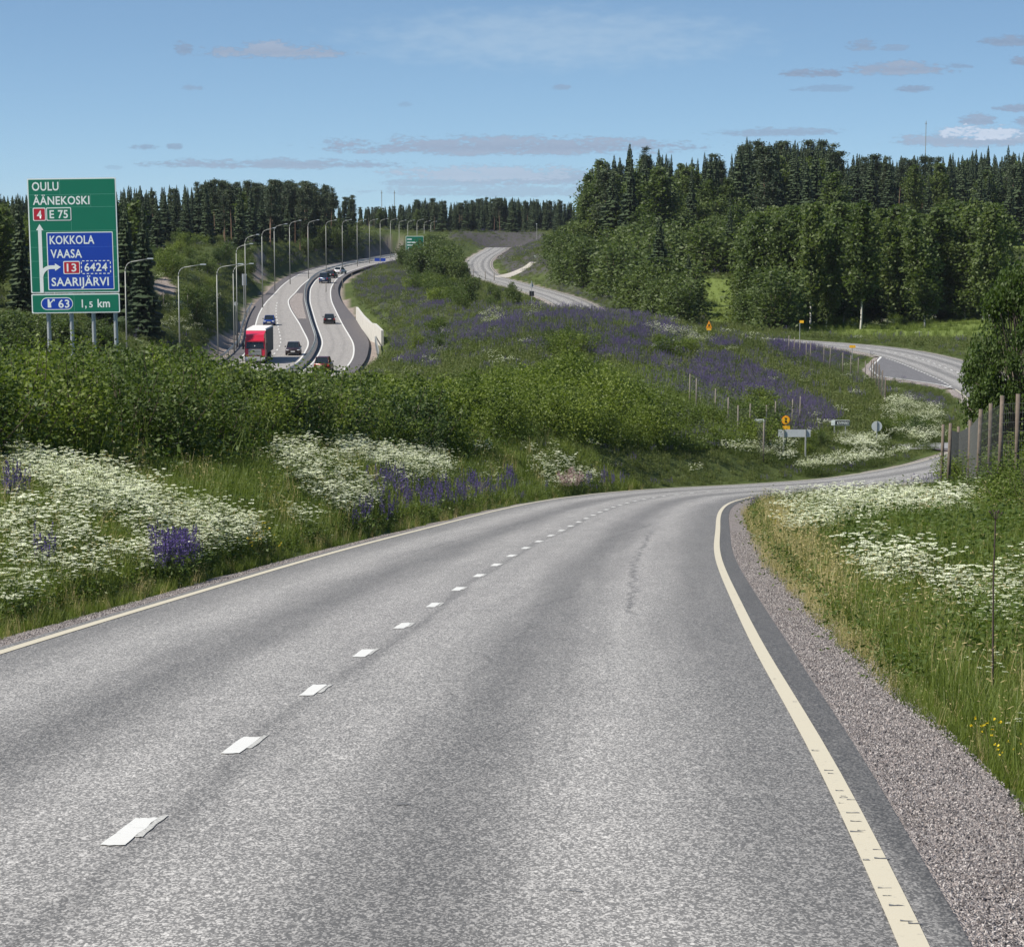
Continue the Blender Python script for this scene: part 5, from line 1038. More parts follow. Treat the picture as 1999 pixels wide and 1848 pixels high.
# --- far green sign by the highway
def far_sign():
    Y = 690.0; a = at(792, 461, Y); b = at(829, 505, Y); x0, z1 = a[0], a[2]; x1, z0 = at(815 if False else 827, 505, Y)[0], b[2]; t_ = thing('direction_sign', (x0, Y, z0), 'small far green direction sign half hidden by shrubs beside the highway', 'road sign'); w_, h_ = x1 - x0, z1 - z0
    for u in (.2, .5, .8): part('post', M['galv'], t_, lambda b_, u=u: cyl(b_, (u * w_, .2, h_), (u * w_, .2, -4), .09, k=6))
    plain(rrect(0, w_, 0, h_, .1), 0, 'panel_border', M['sw'], t_, .06); plain(rrect(.1, w_ - .1, .1, h_ - .1, .06), -.02, 'panel', M['sg'], t_, .02)
    for (u0, u1, v) in ((.08, .34, .86), (.08, .62, .72), (.08, .42, .60)): plain([(u0 * w_, v * h_ - .14), (u1 * w_, v * h_ - .14), (u1 * w_, v * h_ + .14), (u0 * w_, v * h_ + .14)], -.03, 'lettering', M['sw'], t_, .01)
    plain([(.12 * w_, .02 * h_), (.19 * w_, .02 * h_), (.19 * w_, .5 * h_), (.12 * w_, .5 * h_)], -.03, 'arrow_shaft', M['sw'], t_, .01)
    plain(rrect(.26 * w_, .92 * w_, .08 * h_, .46 * h_, .05), -.03, 'inset_panel', M['sb'], t_, .01)
    for v in (.40, .28, .15): plain([(.3 * w_, v * h_ - .12), (.56 * w_, v * h_ - .12), (.56 * w_, v * h_ + .12), (.3 * w_, v * h_ + .12)], -.045, 'lettering', M['sw'], t_, .01)
far_sign()
def simple_sign(name, px, py, Y, wpx, hpx, mat, label, face='rect', posts=(.5,), gdrop=None, back=True, border=None, cat='road sign', postmat='galv', rz=0.0, pr=.035, group=None):
    c = at(px, py, Y); k = c[1] / FPX; w_, h_ = wpx * k, hpx * k; z = float(height(c[0], Y)[0]) if gdrop is None else c[2] - gdrop
    t_ = thing(name, (c[0], Y, z), label, cat, group, rz); zc = c[2] - z
    ys = -.03 if not back else -.06
    for u in posts: part('post', M[postmat], t_, lambda b, u=u: cyl(b, ((u - .5) * w_, 0 if not back else -.075, -.3), ((u - .5) * w_, 0 if not back else -.075, zc + h_ * (.5 if face != 'rect' or len(posts) > 1 else .45)), pr, k=6))
    if face == 'disc': P = [(w_ / 2 * math.cos(a), zc + h_ / 2 * math.sin(a)) for a in np.arange(0, 6.28, .2618)]
    elif face == 'tri': P = [(-w_ / 2, zc - h_ / 2), (w_ / 2, zc - h_ / 2), (0, zc + h_ / 2)]
    elif face == 'arrowL': P = [(-w_ / 2, zc), (-w_ / 2 + h_ * .6, zc - h_ / 2), (w_ / 2, zc - h_ / 2), (w_ / 2, zc + h_ / 2), (-w_ / 2 + h_ * .6, zc + h_ / 2)]
    else: P = rrect(-w_ / 2, w_ / 2, zc - h_ / 2, zc + h_ / 2, .03)
    plain(P, -.045, 'panel', mat, t_, .012); return t_, w_, h_, zc
# signs near the bend
simple_sign('sign_board', 1550.5, 845.5, 168, 63, 14.5, M['sback'], 'long blank grey back of a sign board on two dark posts', posts=(.17, .85), postmat='galv', pr=.055)
simple_sign('round_sign', 1711.5, 832, 186, 20.5, 20.5, M['sback'], 'pale grey back of a round road sign on a thin leaning post', 'disc', pr=.035)
t_, w_, h_, zc = simple_sign('restriction_sign', 1534, 820, 172, 16.5, 17.5, M['so'], 'orange round sign with black symbol above a small orange plate', 'disc', back=False)
plain([(w_ * .42 * math.cos(a), zc + h_ * .42 * math.sin(a)) for a in np.arange(0, 6.28, .2618)], -.055, 'disc_face', M['sy'], t_, .008)
plain([(-.15 * w_, zc - .25 * h_), (.22 * w_, zc - .28 * h_), (.02 * w_, zc)], -.062, 'symbol', M['black'], t_, .005); plain([(-.2 * w_, zc + .3 * h_), (.02 * w_, zc), (.16 * w_, zc + .24 * h_)], -.062, 'symbol', M['black'], t_, .005)
plain(rrect(-.38 * w_, .5 * w_, zc - 1.22 * h_, zc - .62 * h_, .02), -.05, 'plate', M['sy'], t_, .01)
t_, w_, h_, zc = simple_sign('street_sign', 1640.5, 825, 188, 36, 10.5, M['sw'], 'black and white arrow sign pointing left to the side road', posts=(.18, .78), back=False, postmat='galv')
plain([(-w_ * .5 + h_ * .75, zc - h_ * .40), (w_ * .485, zc - h_ * .40), (w_ * .485, zc + h_ * .40), (-w_ * .5 + h_ * .75, zc + h_ * .40)], -.053, 'name_field', M['black'], t_, .006)
plain([(-w_ * .5 + .02, zc), (-w_ * .5 + h_ * .7, zc - h_ * .44), (-w_ * .5 + h_ * .7, zc + h_ * .44)], -.060, 'arrow_head', M['sw'], t_, .004)
text('KIVIMÄKI', -w_ * .5 + h_ * 1.1, w_ * .44, zc - h_ * .26, h_ * .46, -.056, M['sw'], t_)
simple_sign('name_plate', 1482, 820.5, 170, 20, 5.5, M['sw'], 'narrow white name plate on a single post left of the orange sign', back=False)
t_, w_, h_, zc = simple_sign('warning_sign', 1384, 633, 262, 12, 14, M['so'], 'orange warning triangle on a post on the lupine crest', 'tri', back=False)
plain([(-w_ * .3, zc - h_ * .32), (w_ * .3, zc - h_ * .32), (0, zc + h_ * .28)], -.055, 'triangle_face', M['sy'], t_, .006); plain(rrect(-.12 * w_, .12 * w_, zc - .28 * h_, zc + .02 * h_, .01), -.062, 'symbol', M['black'], t_, .004); plain(rrect(-.36 * w_, .36 * w_, zc - .82 * h_, zc - .55 * h_, .01), -.05, 'plate', M['sy'], t_, .006)
simple_sign('marker_sign', 1565, 628, 340, 8, 5, M['sy'], 'tiny yellow arrow plate on a pale post beyond the loop road', back=False, posts=(.08,)); simple_sign('marker_sign', 1664, 676.5, 285, 12, 5, M['sy'], 'small orange arrow plate on a post beside the lay-by', back=False)
simple_sign('route_sign', 1049, 501.5, 720, 13, 5, M['sw'], 'small white sign board on a bent post right of the far road', back=False, posts=(.1,), pr=.07)
t_, w_, h_, zc = simple_sign('give_way_sign', 1038, 554, 420, 8, 12, M['sback'], 'grey back of a triangular sign above a small black box beside the far road', 'tri', pr=.05); part('box', M['black'], t_, lambda b: box(b, -.34, .34, -.12, .1, zc - 1.75, zc - 1.05))
simple_sign('exit_sign', 742, 508, 800, 21, 8, M['sb'], 'small blue exit number sign where the highway leaves the view', back=False, pr=.08)
t_, w_, h_, zc = simple_sign('lane_sign', 477, 546, 455, 9, 22, M['sback'], 'tall narrow white back of a sign behind the street lamps', posts=(.35, .65), pr=.06)
simple_sign('round_sign', 460.5, 593, 420, 8, 8, M['sback'], 'small round sign back on the bank left of the highway', 'disc', pr=.05); simple_sign('notice_board', 838, 511, 700, 8, 13, M['sback'], 'small pale board just right of the far green sign', pr=.07)

# --- street lamps
LAMPS = [(244,508,300,10.2,55),(348,519,325,10.0,54),(423,518,345,10.0,52),(455,517,378,10.4,40),(461,478,395,12.3,33),(478,460,425,10.2,28),(511,447,450,10.4,27),(535,439,525,10.1,26),(565,432,550,10.1,23),(601,431,594,10,22),(636,431,644,10,21),(668,430,678,10,19),
         (697,430,721,10,18),(721,429,765,10.3,17),(742,428,796,10.2,16),(762,428,860,10,15),(779,431,905,10,14),(796,431,940,10,13.5),(814,429,975,10.3,13),(828,432,1010,10,12.5),(841,433,1040,10,12),(853,434,1070,10,11),(863,437,1100,10,10)]
for i, (px, py, Y, h, arm) in enumerate(LAMPS):
    c = at(px, py, Y); A_m = arm / FPX * Y; r = .072
    ORDN = 'first second third fourth fifth sixth seventh eighth ninth tenth eleventh twelfth thirteenth fourteenth fifteenth sixteenth seventeenth eighteenth nineteenth twentieth twenty-first twenty-second twenty-third'.split()
    lab = ['nearest street lamp between the green sign and the bank', 'second street lamp right of the green sign', 'third street lamp, left of the red truck'][i] if i < 3 else ORDN[i] + ' street lamp counted from the left in the row along the highway'
    t_ = thing('street_lamp', (c[0], Y, c[2] - h), lab, 'street lamp', 'street lamps along the highway')
    def pol(b, h=h, r=r): cyl(b, (0, 0, -1.5), (0, 0, h - 1.1), r * 1.15, r * .8, 8)
    part('pole', M['pole'], t_, pol, True)
    def ar(b, h=h, A_m=A_m, r=r):
        P = [(0, 0, h - 1.1), (.06, 0, h - .72), (.25, 0, h - .38), (.6, 0, h - .18), (A_m * .8, 0, h + .12)]
        for p, q in zip(P[:-1], P[1:]): cyl(b, p, q, r * .72, k=6)
    part('arm', M['pole'], t_, ar, True); part('lamp_head', M['sback'], t_, lambda b, h=h, A_m=A_m: box(b, A_m * .78, A_m, -.12, .12, h + .08, h + .22, .03))
for (px, py, Y, hh) in ((1209,437,900,4.0),(1158,430,900,5.0),(1048,438,1000,5.5),(1165,480,800,9)):
    c = at(px, py, Y); part_ = thing('pole', (c[0], Y, c[2] - hh), 'thin far pole rising from the slope near the far road crest', 'pole', 'thin poles near the far crest'); part('post', M['pole'], part_, lambda b, hh=hh: cyl(b, (0, 0, -3), (0, 0, hh), .10, k=6)); part('cap', M['sback'], part_, lambda b, hh=hh: cyl(b, (0, 0, hh), (0, 0, hh + .25), .22, k=8))
# radio masts
for (px, py0, py1, Y, lab) in ((1808,236,300,2600,'thin radio mast above the treetops on the right'),(745,372,420,1900,'left one of two thin masts above the far forest'),(770,372,420,1900,'right one of two thin masts above the far forest')):
    a = at(px, py0, Y); b_ = at(px, py1, Y); t_ = thing('radio_mast', (a[0], Y, b_[2] - 10), lab, 'mast', None); hh = a[2] - b_[2] + 10
    part('mast_pole', M['pole'], t_, lambda b, hh=hh, Y=Y: cyl(b, (0, 0, -20), (0, 0, hh), .00016 * Y, .00011 * Y, 5)); part('antenna', M['pole'], t_, lambda b, hh=hh, Y=Y: box(b, -.0003 * Y, .0003 * Y, -.2, .2, hh * .93, hh * .945))

# --- guardrails: beam, posts as parts
def guardrail(P, label, name='guardrail', hgt=.75, post_step=4.0, mat='rail', beam=.31, both=False, dz=0.0, step=2.0):
    P = catmull(np.array(P, float), step); T_ = tangents(P); N_ = np.stack([T_[:, 1], -T_[:, 0]], 1); z = zm(P[:, 1]) + dz
    t_ = thing(name, (P[0][0], P[0][1], z[0]), label, 'guardrail'); o0 = np.array([P[0][0], P[0][1], z[0]])
    prof = [(.0, -.155), (.045, -.10), (.0, -.03), (.0, .03), (.045, .10), (.0, .155)]
    for sgn in ((1, -1) if both else (1,)):
        V = np.array([[P[i, 0] + N_[i, 0] * (sgn * (.09 + a)), P[i, 1] + N_[i, 1] * sgn * (.09 + a), z[i] + hgt - .155 + b * beam / .31] for i in range(len(P)) for a, b in prof]) - o0
        k = len(prof); Fq = np.array([(i * k + j, i * k + j + 1, (i + 1) * k + j + 1, (i + 1) * k + j) for i in range(len(P) - 1) for j in range(k - 1)]); link(bpy.data.objects.new('beam', mesh_np('beam', V, Fq, M[mat])), t_)
    s_ = np.concatenate([[0], np.cumsum(np.linalg.norm(np.diff(P, axis=0), axis=1))]); me = None
    for q in np.arange(1, s_[-1], post_step):
        x, y = np.interp(q, s_, P[:, 0]), np.interp(q, s_, P[:, 1])
        if me is None:
            bm = bmesh.new(); box(bm, -.05, .05, -.06, .06, -.4, hgt - .02); me = bpy.data.meshes.new('post'); bm.to_mesh(me); bm.free(); me.materials.append(M['galv'])
        o = link(bpy.data.objects.new('post', me), t_); o.location = np.array([x, y, np.interp(q, s_, z)]) - o0
    return t_
gy_ = np.arange(318, 900, 14.0); guardrail([(MMED(q), q) for q in gy_], 'central steel guardrail winding between the two carriageways', both=True, post_step=4)
guardrail([(MMED(q) - MLW(q) - 2.0, q) for q in np.arange(330, 520, 12.0)], 'steel guardrail along the left shoulder of the highway')
guardrail([(MMED(q) + MRR(q) + MSH(q) + .9 + max(0, (395 - q)) * .02, q) for q in np.arange(352, 412, 8.0)], 'short guardrail below the concrete bridge parapet')
# concrete wing walls beside the highway
def parapet():
    P = [at(699, 603, 470)[:2], at(711, 630, 440)[:2], at(727, 640, 415)[:2], at(735, 640, 411)[:2], at(749, 650, 398)[:2]]
    P = [(x, y) for x, y in P]; t_ = thing('bridge_parapet', (P[0][0], P[0][1], zm(P[0][1])), 'pale concrete bridge parapet with angled end wall beside the highway', 'wall'); o0 = np.array([P[0][0], P[0][1], float(zm(P[0][1]))])
    hs = [1.9, 2.1, 2.1, 2.2, 1.9]; lo = [-.5, -.5, -.5, -.9, -1.6]
    for i in range(len(P) - 1):
        a = np.array([*P[i], float(zm(P[i][1]))]) - o0; b = np.array([*P[i + 1], float(zm(P[i + 1][1]))]) - o0; d = (b - a)[:2]; d /= np.linalg.norm(d); n_ = np.array([-d[1], d[0]]) * -.35
        bm = bmesh.new(); q = []
        for (p, l, h) in ((a, lo[i], hs[i]), (b, lo[i + 1], hs[i + 1])):
            for (off, z) in ((0, l), (1, l), (1, h), (0, h)): q.append(bm.verts.new((p[0] + n_[0] * off, p[1] + n_[1] * off, p[2] + z)))
        for f in ((0,1,2,3),(7,6,5,4),(0,4,5,1),(1,5,6,2),(2,6,7,3),(3,7,4,0)): bm.faces.new([q[k] for k in f])
        fin('wall_panel', bm, M['concrete'], t_)
parapet()

# --- fences: wooden posts with a wire net
def fence(posts, label, name='game_fence', mat='wood', net=True, r=.06, jit=True, hn=1.9, step=.24):
    """posts: (x, y, ground z, height)"""
    p0 = posts[0]; t_ = thing(name, (p0[0], p0[1], p0[2]), label, 'fence'); o0 = np.array(p0[:3])
    for (x, y, z, h) in posts:
        d = np.array([random.gauss(0, .011), random.gauss(0, .011), 1]) * h; part('post', M[mat], t_, lambda b: cyl(b, np.array([x, y, z - .4]) - o0, np.array([x, y, z]) - o0 + d, r * random.uniform(.85, 1.1), r * .85, 7), True)
    if net:
        parts = []
        for (a, b) in zip(posts[:-1], posts[1:]):
            A1 = np.array(a[:3]) - o0; B1 = np.array(b[:3]) - o0; ha, hb = a[3] - .25, b[3] - .25; L = np.linalg.norm(B1 - A1); nv = max(2, int(L / step)); prev = None
            for u in range(nv + 1):
                f = u / nv; p = A1 * (1 - f) + B1 * f; h = ha * (1 - f) + hb * f; parts.append((*tube(p, p + np.array([0, 0, h]), .0038, .0038, 3), 0))
            for k in range(9): f = (k / 8) ** 1.0; parts.append((*tube(A1 + np.array([0, 0, ha * f]), B1 + np.array([0, 0, hb * f]), .0038, .0038, 3), 0))
        V, Fc, _ = join(parts); o = link(bpy.data.objects.new('wire_net', mesh_np('wire_net', V, Fc, M['wire'])), t_); o['kind'] = 'stuff'
    return t_
def fp(px, ptop, pbase, H):
    """post seen with its top and base at these picture rows and known height -> place"""
    Y = H * FPX / (pbase - ptop) * .985; c = at(px, pbase, Y); return (c[0], c[1], c[2], H)
PF = [fp(1984,772,932,2.3), fp(1951,775,934,2.35), fp(1931,790,925,2.2), fp(1908,801,940,2.25), fp(1891,822,940,2.25), fp(1870,834,935,2.25), fp(1851,828,945,2.25), fp(1838,830,940,2.3)]
PF = [(PF[0][0] + 3.5, PF[0][1] - 9, PF[0][2] + .6, 2.3), (PF[0][0] + 1.6, PF[0][1] - 4.5, PF[0][2] + .3, 2.3)] + PF
fence([PF[i] for i in (0, 1, 2, 3, 5, 6, 7, 8)], 'tall brown wooden game fence with wire net at the right edge', r=.075)
fence([PF[4], PF[9]], 'corner posts of the fence standing behind the main row', r=.075, net=False, name='fence_corner')
def gfence(pts, H, label, mat='wood_grey', net=True, r=.05, step=.4):
    L_ = []
    for (px, Y) in pts: x = (px - 999.5) / FPX * Y; L_.append((x, Y, float(height(x, Y)[0]), H))
    return fence(L_, label, mat=mat, net=net, r=r, step=step)
gfence([(1345,178),(1358,176),(1395,172),(1420,170),(1440,166),(1462,170),(1490,160),(1496,172),(1512,176),(1545,182),(1560,186)], 2.2, 'row of grey fence posts among the white flowers below the lupine slope')
gfence([(1697,248),(1702,241),(1707,234),(1713,227),(1719,220),(1725,213)], 2.2, 'closely spaced fence posts going down the green slope below the lay-by', mat='wood')
gfence([(1537,268),(1547,267),(1558,266),(1571,265),(1579,264),(1605,262),(1617,260),(1642,258),(1658,256),(1672,254),(1686,252)], 1.9, 'row of thin pale fence posts on the green slope below the purple lupines')
gfence([(905,700),(925,690),(948,680),(965,672)], 2.2, 'short far fence left of the far road', net=False, r=.09)
gfence([(640,560),(655,570),(672,585),(690,600)], 2.2, 'fence posts above the bank beside the highway', net=False, r=.08); gfence([(300,390),(325,395),(350,400),(372,405)], 2.2, 'fence posts on the bank below the left gravel patch', net=False, r=.06)
# marker posts of the verge and the tall dry stalk
c = at(1940, 1335, 20.5); x, y = c[0], c[1]; z = float(height(x, y)[0]); t_ = thing('dry_stalk', (x, y, z), 'tall dead brown plant stalk standing in the grass at far right', 'plant'); hh = at(1938, 1015, y)[2] - z
def stalk(b):
    P = [np.array([0, 0, -.05]), np.array([-.012, 0, hh * .35]), np.array([-.02, .01, hh * .7]), np.array([-.018, 0, hh])]
    for p, q, r_ in zip(P[:-1], P[1:], (.009, .0075, .006)): cyl(b, p, q, r_, r_ * .85, 6)
part('stem', M['stalk'], t_, stalk)
def umb(b):
    for k in range(9):
        a = k * .7; q = np.array([-.018 + .05 * math.cos(a) * (.4 + .6 * (k % 3) / 2), .05 * math.sin(a), hh + .05 + .01 * (k % 2)]); cyl(b, (-.018, 0, hh), q, .002, .002, 4); cyl(b, q, q + np.array([0, 0, .008]), .008, .006, 6)
part('seed_head', M['stalk'], t_, umb)

# ------------------------------------------------------------------ vehicles
def carpaint(name, col, metal=.3): return simple(name, col, .28, metal, var=.04, spec=.6)
def loft(bm, secs):
    """secs: list of rings (equal number of points)"""
    R_ = [[bm.verts.new(p) for p in s_] for s_ in secs]; k = len(R_[0])
    for a, b in zip(R_[:-1], R_[1:]):
        for i in range(k): bm.faces.new((a[i], a[(i + 1) % k], b[(i + 1) % k], b[i]))
    bm.faces.new(R_[0][::-1]); bm.faces.new(R_[-1])
def wheel(t_, x, y, r, wd):
    o = part('wheel', M['rubber'], t_, lambda b: cyl(b, (x - wd / 2, y, r), (x + wd / 2, y, r), r, k=16)); s_ = 1 if x > 0 else -1
    part('rim', M['rim'], o, lambda b: cyl(b, (x + s_ * wd * .5, y, r), (x + s_ * (wd * .5 + .012), y, r), r * .62, k=12))
def car(px, py, Y, heading, L, Wd, Hh, paint_, label, style='hatch', parent_name='car', xy=None):
    """front of the car points to -Y when heading is 0 (towards the camera)"""
    x, y = xy if xy else at(px, py, Y)[:2]; t_ = thing(parent_name, (x, y, float(zm(y)) + .01), label, 'van' if style == 'van' else 'car', None, heading)
    w_ = Wd / 2; hb = Hh * (.60 if style != 'van' else .56); gc = .19
    def body(b):
        secs = []
        prof = [(-L / 2, .45, hb * .60, .86), (-L / 2 + .12, gc, hb * .74, .95), (-L / 2 + .5, gc, hb * .86, 1), (-L * .20, gc, hb * .96, 1), (0, gc, hb, 1), (L * .3, gc, hb, 1), (L / 2 - .25, gc, hb * .98, .98), (L / 2 - .04, .3, hb * .93, .93), (L / 2, .45, hb * .8, .9)]
        if style in ('suv', 'van'): prof = [(-L / 2, .5, hb * .78, .9), (-L / 2 + .12, gc + .03, hb * .86, .97), (-L / 2 + .5, gc + .03, hb * .94, 1), (-L * .2, gc + .03, hb, 1), (0, gc + .03, hb, 1), (L * .3, gc + .03, hb, 1), (L / 2 - .15, gc + .05, hb, .98), (L / 2, .45, hb * .95, .95)]
        for (yy, z0, z1, wf) in prof: ww = w_ * wf; secs.append([(-ww * .94, yy, z0), (ww * .94, yy, z0), (ww, yy, z0 + (z1 - z0) * .35), (ww * .97, yy, z0 + (z1 - z0) * .8), (ww * .86, yy, z1), (-ww * .86, yy, z1), (-ww * .97, yy, z0 + (z1 - z0) * .8), (-ww, yy, z0 + (z1 - z0) * .35)])
        loft(b, secs)
    part('body', paint_, t_, body, True)
    c0, c1, c2, c3 = {'hatch': (-L * .22, -L * .06, L * .30, L * .44), 'suv': (-L * .22, -L * .08, L * .36, L * .47), 'van': (-L * .34, -L * .24, L * .47, L * .49), 'sedan': (-L * .2, -L * .04, L * .2, L * .38)}[style]
    def cabin(b):
        zt = Hh - .035; loft(b, [[(-w_ * .84, c0, hb - .05), (w_ * .84, c0, hb - .05), (w_ * .84, c0 + .01, hb), (-w_ * .84, c0 + .01, hb)], [(-w_ * .86, c1, hb - .05), (w_ * .86, c1, hb - .05), (w_ * .68, c1, zt), (-w_ * .68, c1, zt)], [(-w_ * .86, c2, hb - .05), (w_ * .86, c2, hb - .05), (w_ * .68, c2, zt), (-w_ * .68, c2, zt)], [(-w_ * .82, c3, hb - .05), (w_ * .82, c3, hb - .05), (w_ * .76, c3 - .02, hb + .06), (-w_ * .76, c3 - .02, hb + .06)]])
    part('windows', M['glassd'], t_, cabin)
    part('roof', paint_, t_, lambda b: box(b, -w_ * .69, w_ * .69, c1 - .02, c2 + .03, Hh - .06, Hh, .02))
    for s_ in (-1, 1):
        def pillar(b, s_=s_):
            for (ya, yb) in ((c0, c1), (c3, c2)): cyl(b, (s_ * w_ * .84, ya, hb), (s_ * w_ * .69, yb, Hh - .03), .045, k=5)
            cyl(b, (s_ * w_ * .87, (c1 + c2) / 2, hb), (s_ * w_ * .69, (c1 + c2) / 2, Hh - .03), .04, k=5)
        part('pillar', paint_, t_, pillar)
        part('headlight', M['lamp'], t_, lambda b, s_=s_: box(b, s_ * w_ * .72 - .17, s_ * w_ * .72 + .17, -L / 2 - .015, -L / 2 + .2, hb * .62, hb * .78, .02)); part('tail_light', M['tail'], t_, lambda b, s_=s_: box(b, s_ * w_ * .78 - .12, s_ * w_ * .78 + .12, L / 2 - .1, L / 2 + .015, hb * .68, hb * .92, .02))
        part('mirror', M['trim'], t_, lambda b, s_=s_: box(b, s_ * w_ * 1.06 - .09, s_ * w_ * 1.06 + .09, c1 - .35, c1 - .2, hb + .02, hb + .17, .02))
        for yy in (-L * .31, L * .30): wheel(t_, s_ * (w_ - .10), yy, .33 if style != 'van' else .35, .22)
    part('grille', M['trim'], t_, lambda b: box(b, -w_ * .42, w_ * .42, -L / 2 - .012, -L / 2 + .05, hb * .5, hb * .70)); part('bumper', M['trim'], t_, lambda b: box(b, -w_ * .8, w_ * .8, -L / 2 - .03, L / 2 + .02, .24, .38, .03))
    for yy in (-L / 2 - .04, L / 2 + .025): part('number_plate', M['plate'], t_, lambda b, yy=yy: box(b, -.26, .26, yy, yy + .012, .42 if yy < 0 else .70, .54 if yy < 0 else .82))
    return t_
pb = carpaint('blue_car_paint', (.012, .045, .24)); pd = carpaint('dark_brown_car_paint', (.035, .018, .022)); pk_ = carpaint('black_car_paint', (.012, .013, .015)); pw = carpaint('white_car_paint', (.72, .73, .74), 0); pr_ = carpaint('maroon_car_paint', (.10, .016, .018)); pv = carpaint('slate_blue_van_paint', (.035, .060, .125)); pg = carpaint('silver_grey_paint', (.40, .40, .40))
car(526, 631, 452, math.radians(2), 4.2, 1.78, 1.50, pb, 'bright blue hatchback driving toward the camera in the left lane')
car(573, 691, 374, math.radians(2), 4.6, 1.90, 1.60, pd, 'dark brownish car with lit looking headlights beside the red truck', 'suv')
car(643, 629, 457, math.radians(184), 4.5, 1.82, 1.48, pk_, 'black car seen from behind right of the central guardrail')
car(632, 725, 334, math.radians(178), 4.7, 1.9, 1.72, pr_, 'maroon car half hidden behind the shrub tops at the road bottom', 'suv')
car(634.5, 551, 597, math.radians(176), 4.9, 1.95, 2.05, pv, 'slate blue van seen from behind at the bend', 'van', 'van')
car(648, 541, 622, math.radians(172), 4.5, 1.8, 1.5, pk_, 'black car with pale tailgate just ahead of the blue van'); car(664, 533, 650, math.radians(165), 4.3, 1.8, 1.5, pw, 'white hatchback farthest up the highway', 'hatch')
def truck():
    x, y = at(498, 706, 352)[:2]; t_ = thing('truck', (x, y, float(zm(y)) + .01), 'red articulated truck with pale roof driving toward the camera', 'truck', None, math.radians(1.2)); red = carpaint('red_truck_paint', (.52, .015, .045), 0); dk = simple('dark_grey_tarpaulin', (.06, .062, .066), .7); pale = simple('pale_trailer_roof', (.62, .60, .58), .6, var=.12); gr2 = simple('silver_grille', (.42, .43, .42), .4, .3)
    w_ = 1.24
    def cab(b): loft(b, [[(-w_ * .96, 0, .9), (w_ * .96, 0, .9), (w_ * .96, 0, 1.75), (w_ * .90, .18, 2.72), (-w_ * .90, .18, 2.72), (-w_ * .96, 0, 1.75)], [(-w_, .3, .7), (w_, .3, .7), (w_, .3, 1.75), (w_ * .96, .5, 3.0), (-w_ * .96, .5, 3.0), (-w_, .3, 1.75)], [(-w_, 2.2, .7), (w_, 2.2, .7), (w_, 2.2, 1.8), (w_ * .96, 2.2, 3.0), (-w_ * .96, 2.2, 3.0), (-w_, 2.2, 1.8)]])
    part('cab', red, t_, cab)
    part('windshield', M['glassd'], t_, lambda b: loft(b, [[(-w_ * .86, -.05, 1.80), (w_ * .86, -.05, 1.80), (w_ * .80, .12, 2.58), (-w_ * .80, .12, 2.58)], [(-w_ * .86, .1, 1.80), (w_ * .86, .1, 1.80), (w_ * .80, .3, 2.58), (-w_ * .80, .3, 2.58)]]))
    part('sun_visor', red, t_, lambda b: box(b, -w_ * .9, w_ * .9, -.02, .3, 2.60, 2.78, .03)); part('roof_deflector', red, t_, lambda b: loft(b, [[(-w_ * .88, .25, 2.76), (w_ * .88, .25, 2.76), (w_ * .86, .50, 3.42), (-w_ * .86, .50, 3.42)], [(-w_ * .95, 2.1, 2.9), (w_ * .95, 2.1, 2.9), (w_ * .95, 2.1, 3.85), (-w_ * .95, 2.1, 3.85)]]))
    g = part('grille', gr2, t_, lambda b: box(b, -w_ * .62, w_ * .62, -.05, .05, .95, 1.74, .03))
    for k in range(4): part('grille_slat', M['trim'], g, lambda b, k=k: box(b, -w_ * .56, w_ * .56, -.062, -.05, 1.02 + k * .18, 1.08 + k * .18))
    part('bumper', gr2, t_, lambda b: box(b, -w_ * .98, w_ * .98, -.10, .5, .32, .86, .05))
    for s_ in (-1, 1):
        part('headlight', M['lamp'], t_, lambda b, s_=s_: box(b, s_ * w_ * .78 - .2, s_ * w_ * .78 + .2, -.12, .1, .58, .80, .02)); part('mirror', M['trim'], t_, lambda b, s_=s_: box(b, s_ * (w_ + .17) - .11, s_ * (w_ + .17) + .11, .1, .28, 1.7, 2.5, .03))
        for yy in (1.1, 4.8, 9.4, 10.7, 12.0): wheel(t_, s_ * (w_ - .17), yy, .5, .3)
    part('trailer', dk, t_, lambda b: box(b, -1.275, 1.275, 2.6, 15.6, 1.1, 3.92, .02)); part('trailer_roof', pale, t_, lambda b: loft(b, [[(-1.20, 2.5, 3.86), (1.20, 2.5, 3.86), (1.10, 2.7, 4.08), (-1.10, 2.7, 4.08)], [(-1.29, 15.62, 3.86), (1.29, 15.62, 3.86), (1.20, 15.62, 4.08), (-1.20, 15.62, 4.08)]])); part('chassis', M['trim'], t_, lambda b: box(b, -.5, .5, .5, 15.4, .55, 1.05)); part('sun_disc', M['plate'], t_, lambda b: cyl(b, (-.02, -.065, 2.12), (-.02, -.05, 2.12), .07, k=10))  # last part: small plain white disc just in front of the windshield
truck()

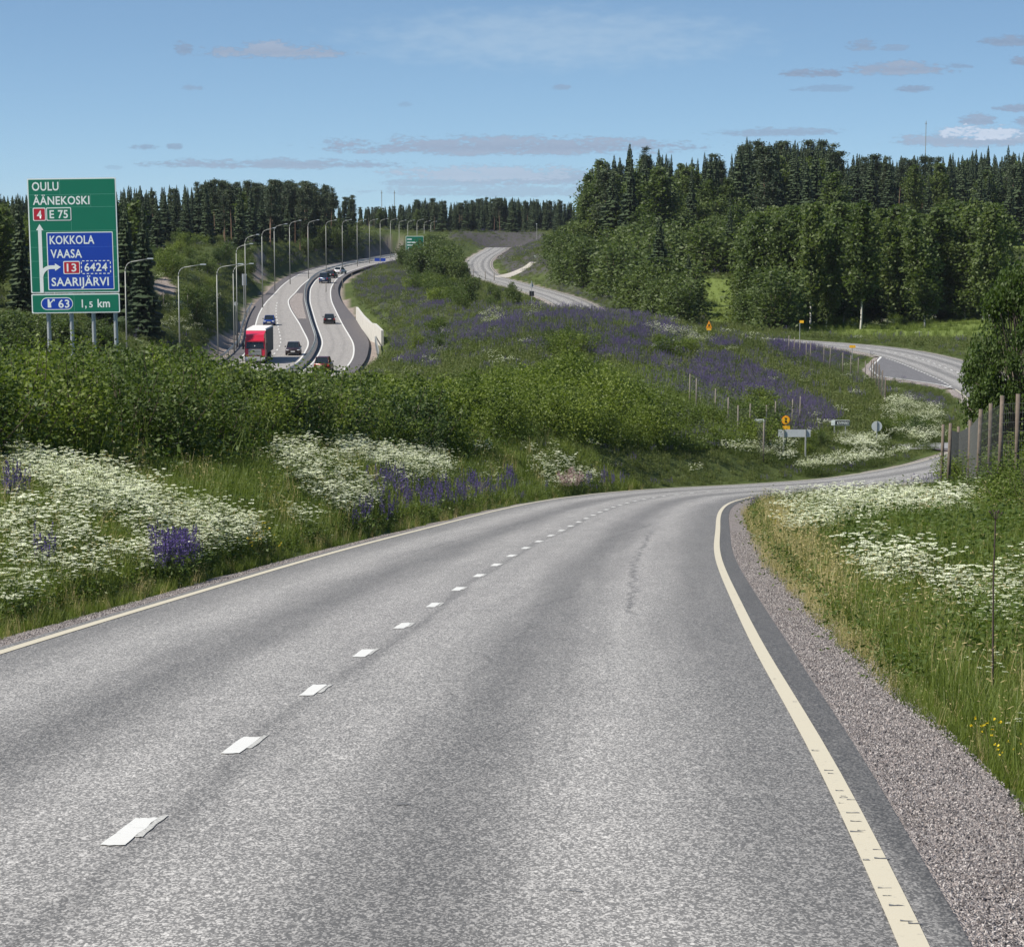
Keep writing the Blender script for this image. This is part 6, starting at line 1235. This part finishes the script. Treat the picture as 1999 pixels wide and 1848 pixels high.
# ------------------------------------------------------------------ labels: say which one
ORD_W = 'leftmost second third fourth fifth sixth seventh eighth ninth tenth eleventh twelfth thirteenth fourteenth fifteenth sixteenth seventeenth eighteenth nineteenth twentieth twenty-first twenty-second twenty-third twenty-fourth twenty-fifth twenty-sixth twenty-seventh twenty-eighth twenty-ninth thirtieth'.split()
LM = [(60, 'left of the green sign'), (240, 'below or behind the green sign'), (400, 'by the first street lamps'), (480, 'left of the red truck'), (560, 'in line with the red truck'), (660, 'in line with the maroon car'), (770, 'in line with the concrete parapet'), (890, 'in line with the far green sign'),
      (1010, 'in line with the far road'), (1150, 'right of the far road bend'), (1320, 'left of the orange triangle'), (1450, 'in line with the orange triangle'), (1590, 'in line with the orange round sign'), (1690, 'left of the round grey sign'), (1800, 'right of the round grey sign'), (99999, 'toward the right edge')]
by = {}
for o in COL.objects:
    if o.parent is None and o.get('group') and o.get('category') in ('shrub', 'birch', 'spruce', 'pine', 'pole'): by.setdefault((o['label'], o['group']), []).append(o)
for (lab, grp), L_ in by.items():
    if len(L_) < 2: continue
    cells = {}
    for o in L_:
        x_, y_, z_ = o.location; px_, py_ = proj(x_, y_, z_); lm = next(t2 for lim_, t2 in LM if px_ < lim_); cells.setdefault(lm if len(L_) > 14 else '', []).append((px_, o))
    head = {'shrub': 'shrubs', 'birch': 'birches', 'spruce': 'spruces', 'pine': 'pines', 'pole': 'poles'}[L_[0]['category']]
    zone_ = grp.split(' ', 1)[1] if len(grp.split()) > 2 else grp
    for lm, q in cells.items():
        q.sort(key=lambda a: a[0]); n_ = len(q)
        size = lambda o: 'tall' if o.scale[2] > 1.12 * sum(b.scale[2] for _, b in q) / n_ else 'low' if o.scale[2] < .88 * sum(b.scale[2] for _, b in q) / n_ else 'middling'
        kinds = {}
        for _, o in q: kinds.setdefault(size(o), []).append(o)
        for sz_, os_ in kinds.items():
            for k_, o in enumerate(os_):
                pre = (ORD_W[k_] + (' ' if len(os_) > 1 else ' ')) if len(os_) > 1 and k_ < 30 else ''
                base_ = grp if len(grp.split()) <= 7 else ' '.join(grp.split()[:7])
                o['label'] = ' '.join((pre + sz_ + ' one of the ' + grp + (', ' + lm if lm else '')).split()[:16])

# ------------------------------------------------------------------ air
hm = bpy.data.materials.new('air'); hm.use_nodes = True; ht = NT(hm.node_tree); ht.n.clear(); ho = ht.node('ShaderNodeOutputMaterial')
hv = ht.node('ShaderNodeVolumePrincipled', {'Color': (.80, .88, 1.0, 1), 'Density': .00003, 'Anisotropy': .2}); ht.l.new(hv.outputs[0], ho.inputs['Volume'])
bm = bmesh.new(); box(bm, -9500, 9500, -9500, 9500, float(gz.min()) - 1, 130); hz = fin('haze', bm, hm); hz['kind'] = 'stuff'; hz['label'] = 'thin summer haze in the air'
